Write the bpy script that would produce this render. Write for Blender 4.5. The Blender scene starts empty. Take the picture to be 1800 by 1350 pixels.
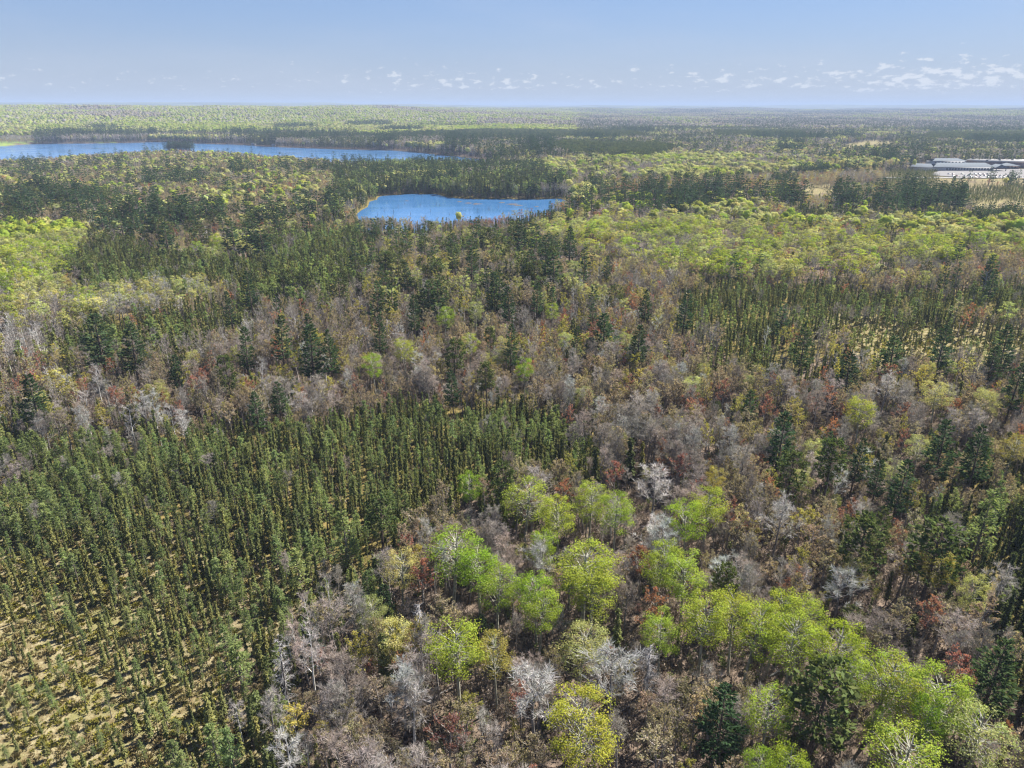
import bpy, math, random
import numpy as np

rng = np.random.default_rng(11)
random.seed(11)
S = bpy.context.scene
COL = S.collection
R = math.radians

# ------------------------------------------------------------------ camera
CAM_H = 90.0
PITCH = R(21.54)
FPX = 1239.0                      # focal length in pixels of the 1800 px wide photograph
cd = bpy.data.cameras.new('camera')
cam = bpy.data.objects.new('camera', cd)
COL.objects.link(cam)
cam.location = (0, 0, CAM_H)
cam.rotation_euler = (R(90) - PITCH, 0, 0)
cd.sensor_width = 36.0
cd.lens = 36.0 * FPX / 1800.0
cd.clip_start = 0.5
cd.clip_end = 120000.0
S.camera = cam

# ------------------------------------------------------------------ world, sun, exposure
SUN_AZ = R(52.0)                  # to the right of the view direction (+Y)
SUN_EL = R(48.0)
W = bpy.data.worlds.new('World')
S.world = W
W.use_nodes = True
nt = W.node_tree
nt.nodes.clear()


def N(tree, kind, **kw):
    n = tree.nodes.new(kind)
    for k, v in kw.items():
        if k.startswith('i_'):
            n.inputs[k[2:].replace('_', ' ')].default_value = v
        else:
            setattr(n, k, v)
    return n


def MATH(tree, op, a, b=None, c=None, clamp=False):
    n = tree.nodes.new('ShaderNodeMath')
    n.operation = op
    n.use_clamp = clamp
    for i, x in enumerate((a, b, c)):
        if x is None:
            continue
        if isinstance(x, (int, float)):
            n.inputs[i].default_value = x
        else:
            tree.links.new(x, n.inputs[i])
    return n.outputs[0]


def MIX(tree, fac, a, b, blend='MIX'):
    n = tree.nodes.new('ShaderNodeMix')
    n.data_type = 'RGBA'
    n.blend_type = blend
    for sock, x in ((n.inputs[0], fac), (n.inputs[6], a), (n.inputs[7], b)):
        if isinstance(x, (int, float)):
            sock.default_value = x
        elif isinstance(x, (tuple, list)):
            sock.default_value = (*x, 1.0) if len(x) == 3 else x
        else:
            tree.links.new(x, sock)
    return n.outputs[2]


def RAMP(tree, fac, lo, hi):
    n = tree.nodes.new('ShaderNodeMapRange')
    n.interpolation_type = 'SMOOTHSTEP'
    tree.links.new(fac, n.inputs[0])
    n.inputs[1].default_value = lo
    n.inputs[2].default_value = hi
    return n.outputs[0]


sky = N(nt, 'ShaderNodeTexSky')
sky.sky_type = 'NISHITA'
sky.sun_disc = False
sky.sun_elevation = SUN_EL
sky.sun_rotation = SUN_AZ
sky.altitude = 400.0
sky.air_density = 1.0
sky.dust_density = 0.25
sky.ozone_density = 2.0
geo = N(nt, 'ShaderNodeTexCoord')
sep = N(nt, 'ShaderNodeSeparateXYZ')
nt.links.new(geo.outputs['Generated'], sep.inputs[0])
az = MATH(nt, 'ARCTAN2', sep.outputs[0], sep.outputs[1])
el = MATH(nt, 'ARCSINE', sep.outputs[2])
comb = N(nt, 'ShaderNodeCombineXYZ')
nt.links.new(MATH(nt, 'ADD', az, 7.9), comb.inputs[0])
nt.links.new(MATH(nt, 'MULTIPLY', el, 2.4), comb.inputs[1])
puff = N(nt, 'ShaderNodeTexNoise', i_Scale=62.0, i_Detail=7.0, i_Roughness=0.58)
nt.links.new(comb.outputs[0], puff.inputs['Vector'])
field = N(nt, 'ShaderNodeTexNoise', i_Scale=2.2, i_Detail=2.0)
nt.links.new(comb.outputs[0], field.inputs['Vector'])
band = MATH(nt, 'MULTIPLY', RAMP(nt, el, R(0.3), R(1.3)), MATH(nt, 'SUBTRACT', 1.0, RAMP(nt, el, R(1.6), R(4.2))))
amount = MATH(nt, 'ADD', MATH(nt, 'MULTIPLY', band, 0.21), MATH(nt, 'MULTIPLY', MATH(nt, 'SUBTRACT', field.outputs[0], 0.5), 0.44))
cover = RAMP(nt, MATH(nt, 'ADD', puff.outputs[0], amount), 0.765, 0.87)
cover = MATH(nt, 'MULTIPLY', MATH(nt, 'MULTIPLY', cover, RAMP(nt, el, R(0.25), R(0.8))), 0.62)
comb2 = N(nt, 'ShaderNodeCombineXYZ')
nt.links.new(MATH(nt, 'MULTIPLY', az, 1.0), comb2.inputs[0])
nt.links.new(MATH(nt, 'MULTIPLY', el, 5.0), comb2.inputs[1])
veil = N(nt, 'ShaderNodeTexNoise', i_Scale=3.0, i_Detail=5.0, i_Roughness=0.55)
nt.links.new(comb2.outputs[0], veil.inputs['Vector'])
veil_f = MATH(nt, 'MULTIPLY', RAMP(nt, veil.outputs[0], 0.40, 0.75), 0.16)
skycol = MIX(nt, 1.0, sky.outputs[0], (0.92, 0.94, 1.12), 'MULTIPLY')
mid = MATH(nt, 'MULTIPLY', MATH(nt, 'SUBTRACT', 1.0, RAMP(nt, el, R(10.0), R(36.0))), 0.72)
skycol = MIX(nt, mid, skycol, (1.95, 3.0, 4.9))
low = MATH(nt, 'MULTIPLY', MATH(nt, 'SUBTRACT', 1.0, RAMP(nt, el, R(-2.5), R(7.5))), 0.86)
skycol = MIX(nt, low, skycol, (3.85, 4.15, 4.65))          # moist air low in the sky
c1 = MIX(nt, veil_f, skycol, (4.9, 5.25, 6.1))
c2 = MIX(nt, cover, c1, (6.8, 7.0, 7.35))
bg = N(nt, 'ShaderNodeBackground')
nt.links.new(c2, bg.inputs[0])
bg.inputs[1].default_value = 0.048
wo = N(nt, 'ShaderNodeOutputWorld')
nt.links.new(bg.outputs[0], wo.inputs[0])

ld = bpy.data.lights.new('sun', 'SUN')
ld.energy = 5.0
ld.angle = R(0.53)
ld.color = (1.0, 0.95, 0.86)
sun = bpy.data.objects.new('sun', ld)
COL.objects.link(sun)
# a sun lamp shines along its local -Z
sun.rotation_euler = (R(90) - SUN_EL, 0, -SUN_AZ + math.pi)
sun.location = (0, 0, 400)

S.view_settings.view_transform = 'Standard'
S.view_settings.look = 'None'
S.view_settings.gamma = 1.0
S.view_settings.use_curve_mapping = False
S.view_settings.exposure = 1.5
S.render.engine = 'CYCLES'
S.cycles.max_bounces = 5
S.cycles.diffuse_bounces = 2
S.cycles.glossy_bounces = 2
S.cycles.transmission_bounces = 3
S.cycles.transparent_max_bounces = 4
S.cycles.volume_bounces = 0
S.cycles.caustics_reflective = False
S.cycles.caustics_refractive = False
S.cycles.use_denoising = True
S.cycles.denoiser = 'OPENIMAGEDENOISE'
S.cycles.denoising_input_passes = 'RGB_ALBEDO_NORMAL'
S.cycles.denoising_prefilter = 'ACCURATE'
S.cycles.filter_width = 1.25

# ------------------------------------------------------------------ projection helpers
cp, sp = math.cos(PITCH), math.sin(PITCH)


def to_px(x, y, z):
    dz = z - CAM_H
    depth = np.maximum(y * cp - dz * sp, 1e-3)
    return 900 + FPX * x / depth, 675 - FPX * (y * sp + dz * cp) / depth


def at(u, v, z=0.0):
    a = (u - 900) / FPX
    b = (675 - v) / FPX
    dy = cp + b * sp
    dz = -sp + b * cp
    t = (z - CAM_H) / dz
    return np.array((a * t, dy * t))


def inside(px, py, poly):
    poly = np.asarray(poly, float)
    ins = np.zeros(px.shape, bool)
    x0, y0 = poly[:, 0], poly[:, 1]
    x1, y1 = np.roll(x0, -1), np.roll(y0, -1)
    for a, b, c, d in zip(x0, y0, x1, y1):
        if b == d:
            continue
        hit = ((b > py) != (d > py)) & (px < (c - a) * (py - b) / (d - b) + a)
        ins ^= hit
    return ins


# smooth value noise, vectorised
_perm = rng.random((256, 256))


def vnoise(x, y):
    xi = np.floor(x).astype(int)
    yi = np.floor(y).astype(int)
    fx, fy = x - xi, y - yi
    fx = fx * fx * (3 - 2 * fx)
    fy = fy * fy * (3 - 2 * fy)
    g = lambda i, j: _perm[i & 255, j & 255]
    return (g(xi, yi) * (1 - fx) + g(xi + 1, yi) * fx) * (1 - fy) + (g(xi, yi + 1) * (1 - fx) + g(xi + 1, yi + 1) * fx) * fy


def fbm(x, y, o=3):
    s, a, t = 0.0, 1.0, 0.0
    for k in range(o):
        s = s + a * vnoise(x * 2 ** k + 17.3 * k, y * 2 ** k + 5.1 * k)
        t += a
        a *= 0.5
    return s / t


def sstep(a, b, x):
    t = np.clip((x - a) / (b - a), 0, 1)
    return t * t * (3 - 2 * t)


# ------------------------------------------------------------------ lakes (world polygons)
LAKE_FAR = [(-700, 262), (-200, 260), (0, 258), (40, 254), (130, 252), (200, 252), (280, 249.5), (350, 252), (440, 255), (470, 258), (560, 261),
            (640, 263), (700, 265), (745, 269), (790, 274), (840, 279), (860, 283)]
LAKE_NEAR = [(860, 286), (800, 281), (740, 281), (640, 284), (560, 279), (500, 275), (430, 268), (380, 265), (340, 264), (280, 264), (230, 266), (130, 272),
             (60, 278), (0, 281), (-200, 287), (-700, 300)]
LAKE = np.array([at(u, v, 0) for u, v in LAKE_FAR] + [at(u, v, 13.5) for u, v in LAKE_NEAR])
ISLAND_C = at(314, 264.5, 0)
POND_FAR = [(618, 392), (640, 366), (662, 348), (690, 341.5), (735, 342), (772, 340), (788, 348), (845, 350), (900, 351), (960, 350), (990, 348)]
POND_NEAR = [(1000, 358), (975, 366), (940, 374), (900, 383), (850, 386), (800, 388), (740, 394), (680, 397), (636, 394)]
POND = np.array([at(u, v, 0) for u, v in POND_FAR] + [at(u, v, 6.5) for u, v in POND_NEAR])


def smooth_poly(P, k=3):
    for _ in range(k):
        Q = np.roll(P, -1, 0)
        P = np.stack((0.75 * P + 0.25 * Q, 0.25 * P + 0.75 * Q), 1).reshape(-1, 2)
    return P


LAKE = smooth_poly(LAKE, 2)
POND = smooth_poly(POND, 2)


def wobble(P, amp, sc):
    return P + amp * (np.stack((fbm(P[:, 0] / sc, P[:, 1] / sc), fbm(P[:, 0] / sc + 40, P[:, 1] / sc + 9)), 1) - 0.5)


LAKE = wobble(LAKE, 34, 45)
POND = wobble(POND, 14, 18)


def poly_dist(px, py, P):
    """distance to a polygon's outline (vectorised)"""
    d = np.full(px.shape, 1e9)
    Q = np.roll(P, -1, 0)
    for (ax, ay), (bx, by) in zip(P, Q):
        vx, vy = bx - ax, by - ay
        L = vx * vx + vy * vy + 1e-9
        t = np.clip(((px - ax) * vx + (py - ay) * vy) / L, 0, 1)
        d = np.minimum(d, (px - ax - t * vx) ** 2 + (py - ay - t * vy) ** 2)
    return np.sqrt(d)


# ------------------------------------------------------------------ terrain
def hills(x, y):
    r = np.hypot(x, y)
    q = x / np.maximum(y, 1.0)                       # bearing to the right
    n1 = fbm(x / 900.0 + 3, y / 900.0 + 7, 3)
    n2 = fbm(x / 2600.0 + 13, y / 2600.0 + 1, 3)
    left = 1 - sstep(-0.25, 0.20, q)
    h = left * sstep(2150, 4700, r) * (66 + 52 * (n1 - 0.5))
    h = h + (1 - left) * sstep(2600, 8500, r) * (44 + 86 * (n1 - 0.5))
    h = h * (1 - 0.25 * sstep(5200, 6500, r))
    ridge = sstep(9000, 15500, r)
    h = h + ridge * (40 + 62 * sstep(0.15, -0.55, q) + 105 * (n2 - 0.5)) * 0.9
    return h


def ground_raw(x, y):
    r = np.hypot(x, y)
    n = fbm(x / 60.0, y / 60.0, 3) - 0.5
    return 1.1 + 2.2 * n * sstep(60, 300, r) * (0.3 + 0.7 * sstep(300, 900, r)) + hills(x, y)


def ground(x, y):
    x = np.asarray(x, float)
    y = np.asarray(y, float)
    z = ground_raw(x, y)
    near = (y > 450) & (y < 2400)
    if near.any():
        xs, ys = x[near], y[near]
        for P in (LAKE, POND):
            box = (xs > P[:, 0].min() - 80) & (xs < P[:, 0].max() + 80) & (ys > P[:, 1].min() - 80) & (ys < P[:, 1].max() + 80)
            if not box.any():
                continue
            i = np.flatnonzero(near)[box]
            d = poly_dist(x[i], y[i], P)
            d = np.where(inside(x[i], y[i], P), -d, d)
            f = sstep(-4.0, 24.0, d)
            z[i] = z[i] * f + (1 - f) * np.clip(np.where(d < 0, -0.15 + 0.35 * d, -0.15 + 0.15 * d), -2.5, 3)
    di = np.hypot(x - ISLAND_C[0], (y - ISLAND_C[1]) * 1.6)
    z = np.where(di < 60, np.maximum(z, 0.9 - (di / 34.0) ** 2), z)
    return z


# ------------------------------------------------------------------ stands, outlined where their canopy shows
B = 2600
ST = [
    ('bog_open', [(-B, 1070), (60, 1070), (160, 1130), (240, 1230), (290, 1360), (310, 1900), (-B, 2200)]),
    ('bog_sparse', [(-B, 960), (60, 965), (160, 1000), (280, 1075), (370, 1160), (420, 1250), (440, 1360), (450, 2000), (-B, 2400)]),
    ('bog_edge', [(520, 1100), (580, 1080), (560, 1180), (540, 1360), (560, 1900), (440, 1900), (440, 1360), (420, 1250), (400, 1190)]),
    ('bog_front', [(-B, 900), (80, 905), (260, 930), (420, 1000), (560, 1040), (600, 1090), (520, 1130), (430, 1200), (350, 1160), (150, 1000), (-B, 985)]),
    ('bog_forest', [(-B, 735), (100, 745), (200, 765), (330, 750), (480, 740), (600, 718), (760, 692), (900, 690), (1000, 702), (1060, 760), (1050, 830),
                    (960, 846), (880, 850), (800, 890), (720, 945), (690, 1010), (600, 1090), (520, 1130), (430, 1200), (350, 1160), (150, 1000), (-B, 985)]),
    ('spruce_right', [(1590, 870), (1690, 800), (1760, 775), (B, 740), (B, 1290), (1820, 1240), (1760, 1130), (1710, 1050), (1640, 970)]),
    ('bog_mid_open', [(1350, 560), (1480, 548), (1700, 560), (1900, 560), (B, 570), (B, 615), (1750, 622), (1600, 622), (1480, 600), (1380, 588)]),
    ('bog_mid_dense', [(1190, 515), (1250, 490), (1380, 495), (1500, 500), (1700, 500), (B, 480), (B, 570), (1480, 550), (1360, 560), (1380, 590), (1480, 625),
                       (1400, 655), (1280, 650), (1240, 625), (1215, 570)]),
    ('bog_mid_open', [(1480, 600), (1750, 622), (B, 615), (B, 650), (1700, 645), (1500, 650)]),
    ('aspen_lime', [(-B, 400), (60, 402), (150, 410), (140, 440), (115, 470), (100, 505), (190, 520), (185, 560), (120, 562), (0, 578), (-B, 590)]),
    ('aspen_pale', [(150, 515), (250, 505), (390, 500), (388, 532), (280, 545), (188, 562)]),
    ('aspen_lime', [(330, 430), (420, 420), (432, 440), (365, 452), (325, 446)]),
    ('birch_grey', [(-B, 575), (70, 565), (95, 600), (60, 625), (-B, 645)]),
    ('conifer_mid', [(108, 455), (200, 425), (330, 450), (430, 455), (470, 425), (560, 400), (640, 395), (665, 450), (650, 500), (560, 525), (480, 545), (400, 512),
                     (300, 500), (150, 512), (110, 492)]),
    ('swamp_mix', [(140, 562), (280, 545), (390, 532), (450, 530), (450, 590), (350, 620), (240, 625), (-B, 680), (-B, 630), (90, 600)]),
    ('pond_rim', [(610, 396), (720, 396), (940, 372), (1010, 368), (1010, 388), (900, 402), (760, 410), (620, 415)]),
    ('pond_back', [(580, 300), (680, 283), (800, 280), (950, 298), (1000, 325), (1000, 352), (850, 353), (700, 343), (630, 352), (600, 385), (570, 370), (600, 330)]),
    ('aspen_far', [(985, 330), (1035, 328), (1040, 352), (985, 350)]),
    ('pine_row', [(1040, 338), (1180, 332), (1400, 334), (1412, 360), (1300, 362), (1180, 376), (1020, 378), (1005, 366)]),
    ('pine_row', [(1458, 342), (1600, 338), (1690, 350), (1708, 366), (1600, 374), (1462, 366)]),
    ('spruce_under', [(1390, 368), (1700, 372), (1690, 390), (1560, 388), (1400, 385)]),
    ('pine_mix', [(560, 400), (680, 405), (760, 410), (960, 430), (1020, 460), (1000, 520), (820, 560), (640, 560), (560, 520), (650, 470)]),
    ('aspen_belt', [(890, 405), (1000, 380), (1180, 368), (1320, 360), (1400, 385), (1700, 388), (B, 390), (B, 450), (1800, 450), (1600, 468), (1500, 490), (1300, 485),
                    (1180, 478), (1080, 468), (1010, 430), (920, 432)]),
    ('open_far', [(1400, 318), (1500, 315), (1490, 345), (1410, 346)]),
    ('open_far', [(1560, 342), (1650, 337), (1900, 352), (B, 352), (B, 376), (1720, 374), (1690, 352)]),
    ('open_wet', [(1450, 259), (1500, 247), (1530, 242), (1580, 245), (1575, 261), (1490, 267)]),
    ('treed_bog', [(1440, 317), (1560, 317), (B, 317), (B, 352), (1800, 354), (1640, 338), (1500, 330), (1440, 322)]),
    ('open_wet', [(1660, 292), (B, 290), (B, 316.5), (1650, 316.5)]),
    ('treed_bog', [(1575, 293), (1612, 290), (1664, 289), (1652, 317), (1540, 317)]),
    ('meadow', [(-60, 251), (0, 246), (60, 247), (66, 251), (20, 255), (-60, 257)]),
    ('meadow', [(135, 249), (190, 247), (200, 250), (140, 252)]),
    ('plantation', [(955, 264), (990, 256), (1180, 262), (1190, 270), (1150, 279), (1010, 277)]),
    ('plantation', [(690, 240), (860, 233), (1120, 237), (1140, 244), (900, 248), (720, 246)]),
    ('plantation', [(1262, 236), (1400, 234), (1412, 243), (1270, 244)]),
    ('plantation', [(1640, 238), (1900, 237), (1900, 251), (1640, 248)]),
    ('aspen_far', [(790, 302), (1000, 286), (1200, 274), (1440, 280), (1440, 300), (1200, 317), (1000, 318), (900, 318)]),
    ('far_shore', [(60, 238), (330, 238), (600, 236), (700, 246), (960, 248), (1000, 278), (860, 284), (700, 266), (470, 260), (330, 253), (60, 255)]),
    ('pine_belt', [(-B, 325), (120, 335), (330, 375), (540, 395), (570, 430), (430, 452), (330, 445), (180, 420), (90, 398), (-B, 398)]),
    ('point_wood', [(-B, 240), (300, 262), (640, 278), (660, 300), (600, 400), (560, 402), (300, 372), (-B, 330)]),
]


def stands_at(x, y, zc=8.0):
    """which stand a point of the canopy belongs to"""
    z = zc + (hills(x, y) if np.max(np.hypot(x, y)) > 2000 else 0)
    u, v = to_px(x, y, z)
    r = np.hypot(x, y)
    k = 1.0 / np.clip(r / 160.0, 0.6, 60)
    wx = (fbm(x / 14.0 + 50, y / 14.0, 2) - 0.5) * 170 * k + rng.normal(0, 16, x.shape) * k
    wy = (fbm(x / 14.0, y / 14.0 + 80, 2) - 0.5) * 90 * k + rng.normal(0, 10, x.shape) * k
    far = np.clip(r / 400.0, 1, 8)
    wx += (fbm(x / (40 * far), y / (40 * far) + 31, 2) - 0.5) * 36
    wy += (fbm(x / (40 * far) + 71, y / (40 * far), 2) - 0.5) * 16 * np.clip((v - 215) / 300, 0.05, 1.2)
    u, v = u + wx, v + wy
    out = np.full(x.shape, 'hardwood', dtype='<U16')
    out[(v < 300) & (u > 660)] = 'far_plain'
    out[(v < 240) & (u < 1010)] = 'hill_lime'
    out[(v < 222) & (u >= 1010)] = 'far_plain'
    done = np.zeros(x.shape, bool)
    for name, poly in ST:
        m = ~done & inside(u, v, poly)
        out[m] = name
        done |= m
    return out


# ------------------------------------------------------------------ materials
def new_mat(name):
    m = bpy.data.materials.new(name)
    m.use_nodes = True
    m.node_tree.nodes.clear()
    o = m.node_tree.nodes.new('ShaderNodeOutputMaterial')
    return m, m.node_tree, o


def leaf_material(name, translucent, strength=1.0, rough_noise=0.0):
    m, t, o = new_mat(name)
    a = N(t, 'ShaderNodeAttribute', attribute_type='INSTANCER', attribute_name='tint')
    b = N(t, 'ShaderNodeAttribute', attribute_type='GEOMETRY', attribute_name='shade')
    col = MIX(t, 1.0, a.outputs['Color'], b.outputs['Color'], 'MULTIPLY')
    d = N(t, 'ShaderNodeBsdfDiffuse')
    t.links.new(col, d.inputs[0])
    tr = N(t, 'ShaderNodeBsdfTranslucent')
    t.links.new(MIX(t, 1.0, col, (1.16, 1.20, 0.7), 'MULTIPLY'), tr.inputs[0])
    mx = N(t, 'ShaderNodeMixShader')
    mx.inputs[0].default_value = translucent
    t.links.new(d.outputs[0], mx.inputs[1])
    t.links.new(tr.outputs[0], mx.inputs[2])
    t.links.new(mx.outputs[0], o.inputs[0])
    return m


def bark_material(name, c1, c2, scale=1.5):
    m, t, o = new_mat(name)
    tc = N(t, 'ShaderNodeTexCoord')
    mp = N(t, 'ShaderNodeMapping')
    mp.inputs['Scale'].default_value = (3, 3, 0.8)
    t.links.new(tc.outputs['Object'], mp.inputs[0])
    n = N(t, 'ShaderNodeTexNoise', i_Scale=scale, i_Detail=4.0)
    t.links.new(mp.outputs[0], n.inputs['Vector'])
    col = MIX(t, RAMP(t, n.outputs[0], 0.35, 0.65), c1, c2)
    d = N(t, 'ShaderNodeBsdfDiffuse')
    t.links.new(col, d.inputs[0])
    t.links.new(d.outputs[0], o.inputs[0])
    return m


def plain(name, col, rough=0.7, metal=0.0, var=0.15, scale=0.6):
    m, t, o = new_mat(name)
    tc = N(t, 'ShaderNodeTexCoord')
    n = N(t, 'ShaderNodeTexNoise', i_Scale=scale, i_Detail=5.0)
    t.links.new(tc.outputs['Object'], n.inputs['Vector'])
    c = MIX(t, RAMP(t, n.outputs[0], 0.3, 0.7), tuple(x * (1 - var) for x in col), tuple(min(1, x * (1 + var)) for x in col))
    p = N(t, 'ShaderNodeBsdfPrincipled')
    t.links.new(c, p.inputs['Base Color'])
    p.inputs['Roughness'].default_value = rough
    p.inputs['Metallic'].default_value = metal
    t.links.new(p.outputs[0], o.inputs[0])
    return m


M = {
    'needle': leaf_material('needles', 0.28),
    'leaf': leaf_material('leaves', 0.48),
    'twig': leaf_material('twigs', 0.15),
    'spruce_bark': bark_material('spruce_bark', (0.10, 0.085, 0.075), (0.20, 0.175, 0.155)),
    'pine_bark': bark_material('pine_bark', (0.07, 0.055, 0.045), (0.16, 0.12, 0.095)),
    'aspen_bark': bark_material('aspen_bark', (0.20, 0.19, 0.15), (0.42, 0.41, 0.34)),
    'grey_bark': bark_material('grey_bark', (0.14, 0.125, 0.115), (0.29, 0.265, 0.25)),
    'brown_bark': bark_material('brown_bark', (0.17, 0.15, 0.135), (0.34, 0.305, 0.28)),
    'birch_bark': bark_material('birch_bark', (0.42, 0.40, 0.38), (0.78, 0.76, 0.73)),
    'dead_wood': bark_material('dead_wood', (0.26, 0.25, 0.25), (0.50, 0.48, 0.47)),
}


# ------------------------------------------------------------------ mesh building
class MB:
    """collects triangles and quads with a material slot and a shade per face"""

    def __init__(self):
        self.v, self.f, self.m, self.s, self.n = [], [], [], [], 0

    def add(self, V, F, slot=0, shade=None):
        V = np.asarray(V, float).reshape(-1, 3)
        F = np.asarray(F, int)
        self.v.append(V)
        self.f.append(F + self.n)
        self.m.append(np.full(len(F), slot))
        self.s.append(np.ones((len(F), 3)) if shade is None else np.asarray(shade, float))
        self.n += len(V)

    def mesh(self, name, mats):
        me = bpy.data.meshes.new(name)
        V = np.concatenate(self.v)
        loops, starts, tot, c = [], [], [], 0
        for F in self.f:
            k = F.shape[1]
            loops.append(F.ravel())
            starts.append(c + k * np.arange(len(F)))
            tot.append(np.full(len(F), k))
            c += k * len(F)
        loops = np.concatenate(loops)
        starts = np.concatenate(starts)
        tot = np.concatenate(tot)
        me.vertices.add(len(V))
        me.vertices.foreach_set('co', V.ravel())
        me.loops.add(len(loops))
        me.loops.foreach_set('vertex_index', loops)
        me.polygons.add(len(starts))
        me.polygons.foreach_set('loop_start', starts)
        me.polygons.foreach_set('material_index', np.concatenate(self.m))
        sh = np.concatenate(self.s)
        at_ = me.attributes.new('shade', 'FLOAT_COLOR', 'FACE')
        at_.data.foreach_set('color', np.concatenate((sh, np.ones((len(sh), 1))), 1).ravel())
        for x in mats:
            me.materials.append(x)
        me.update(calc_edges=True)
        return me

    def merge(self, o, slot):
        for V, F, s in zip(o.v, o.f, o.s):
            pass
        off = self.n
        for V in o.v:
            self.v.append(V)
        for F, s in zip(o.f, o.s):
            self.f.append(F + off)
            self.m.append(np.full(len(F), slot))
            self.s.append(s)
        self.n += o.n


def box(mb, lo, hi, slot=0, shade=None):
    x0, y0, z0 = lo
    x1, y1, z1 = hi
    V = [(x0, y0, z0), (x1, y0, z0), (x1, y1, z0), (x0, y1, z0), (x0, y0, z1), (x1, y0, z1), (x1, y1, z1), (x0, y1, z1)]
    F = [(0, 3, 2, 1), (4, 5, 6, 7), (0, 1, 5, 4), (1, 2, 6, 5), (2, 3, 7, 6), (3, 0, 4, 7)]
    mb.add(V, F, slot, shade)


def tube(mb, pts, rad, k=5, slot=0, shade=None):
    pts = np.asarray(pts, float)
    n = len(pts)
    ang = 2 * np.pi * np.arange(k) / k
    V = []
    for i in range(n):
        d = pts[min(i + 1, n - 1)] - pts[max(i - 1, 0)]
        d = d / (np.linalg.norm(d) + 1e-9)
        a = np.cross(d, (0.31, 0.95, 0.05) if abs(d[2]) > 0.7 else (0, 0, 1))
        a /= np.linalg.norm(a) + 1e-9
        b = np.cross(d, a)
        V.append(pts[i] + rad[i] * (np.cos(ang)[:, None] * a + np.sin(ang)[:, None] * b))
    F = []
    for i in range(n - 1):
        for j in range(k):
            F.append((i * k + j, i * k + (j + 1) % k, (i + 1) * k + (j + 1) % k, (i + 1) * k + j))
    mb.add(np.concatenate(V), F, slot, None if shade is None else np.tile(shade, (len(F), 1)))


def segs(mb, P0, P1, r0, r1, k=3, slot=0, shade=None):
    """many short branches at once, k-sided"""
    P0, P1 = np.asarray(P0, float), np.asarray(P1, float)
    n = len(P0)
    if n == 0:
        return
    d = P1 - P0
    d /= np.linalg.norm(d, axis=1, keepdims=True) + 1e-9
    ref = np.where(np.abs(d[:, 2:3]) > 0.75, np.array([[0.9, 0.3, 0.1]]), np.array([[0.0, 0.0, 1.0]]))
    a = np.cross(d, ref)
    a /= np.linalg.norm(a, axis=1, keepdims=True) + 1e-9
    b = np.cross(d, a)
    V = np.zeros((n, 2 * k, 3))
    for j in range(k):
        w = math.cos(2 * math.pi * j / k) * a + math.sin(2 * math.pi * j / k) * b
        V[:, j] = P0 + w * np.asarray(r0)[:, None]
        V[:, k + j] = P1 + w * np.asarray(r1)[:, None]
    base = 2 * k * np.arange(n)[:, None]
    F = [np.concatenate((base + j, base + (j + 1) % k, base + k + (j + 1) % k, base + k + j), 1) for j in range(k)]
    F = np.stack(F, 1).reshape(-1, 4)
    sh = None if shade is None else np.repeat(shade, k, 0)
    mb.add(V.reshape(-1, 3), F, slot, sh)


def unit(a):
    return a / (np.linalg.norm(a, axis=-1, keepdims=True) + 1e-9)


def sprays(mb, C, A, L, Wd, rg, slot=0, shade=None, roll=1.0):
    """diamond shaped sprays: centre, long axis, half length, half width; rolled at random about the axis"""
    n = len(C)
    A = unit(A)
    ref = np.where(np.abs(A[:, 2:3]) > 0.85, np.array([[1.0, 0.2, 0.0]]), np.array([[0.0, 0.0, 1.0]]))
    s = unit(np.cross(A, ref))
    t = np.cross(s, A)
    ph = rg.normal(0, roll, n)[:, None]
    s = np.cos(ph) * s + np.sin(ph) * t
    L = np.asarray(L)[:, None] if np.ndim(L) else L
    Wd = np.asarray(Wd)[:, None] if np.ndim(Wd) else Wd
    V = np.stack((C - A * L, C - A * L * 0.1 + s * Wd, C + A * L, C - A * L * 0.1 - s * Wd), 1)
    F = np.arange(4 * n).reshape(n, 4)
    mb.add(V.reshape(-1, 3), F, slot, shade)


def lumpy(mb, c, rx, rz, rg, k=7, slot=0, col=(1, 1, 1), amp=.25):
    an = 6.283 * np.arange(k) / k + rg.uniform(0, 1)
    lev = ((.55, .78), (1.0, .1), (.72, -.62))
    V = [(c[0], c[1], c[2] + rz)]
    for rf, zf in lev:
        q = rg.uniform(.78, 1.2, k)
        V += [(c[0] + rx * rf * q[j] * math.cos(an[j]), c[1] + rx * rf * q[j] * math.sin(an[j]), c[2] + rz * (zf + rg.uniform(-.12, .12))) for j in range(k)]
    V.append((c[0], c[1], c[2] - rz * .8))
    T = [(0, 1 + j, 1 + (j + 1) % k) for j in range(k)] + [(len(V) - 1, 1 + 2 * k + (j + 1) % k, 1 + 2 * k + j) for j in range(k)]
    for l in range(2):
        for j in range(k):
            a, b, d, e = 1 + l * k + j, 1 + l * k + (j + 1) % k, 1 + (l + 1) * k + (j + 1) % k, 1 + (l + 1) * k + j
            T += [(a, e, d), (a, d, b)]
    mb.add(V, T, slot, np.array(col) * shades(rg, len(T), amp, .05))


def shades(rg, n, amp=0.28, hue=0.08):
    s = rg.uniform(1 - amp, 1 + amp, (n, 1)) * np.ones((1, 3))
    s[:, 0] *= rg.uniform(1 - hue, 1 + hue, n)
    s[:, 2] *= rg.uniform(1 - hue, 1 + hue, n)
    return s


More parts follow.
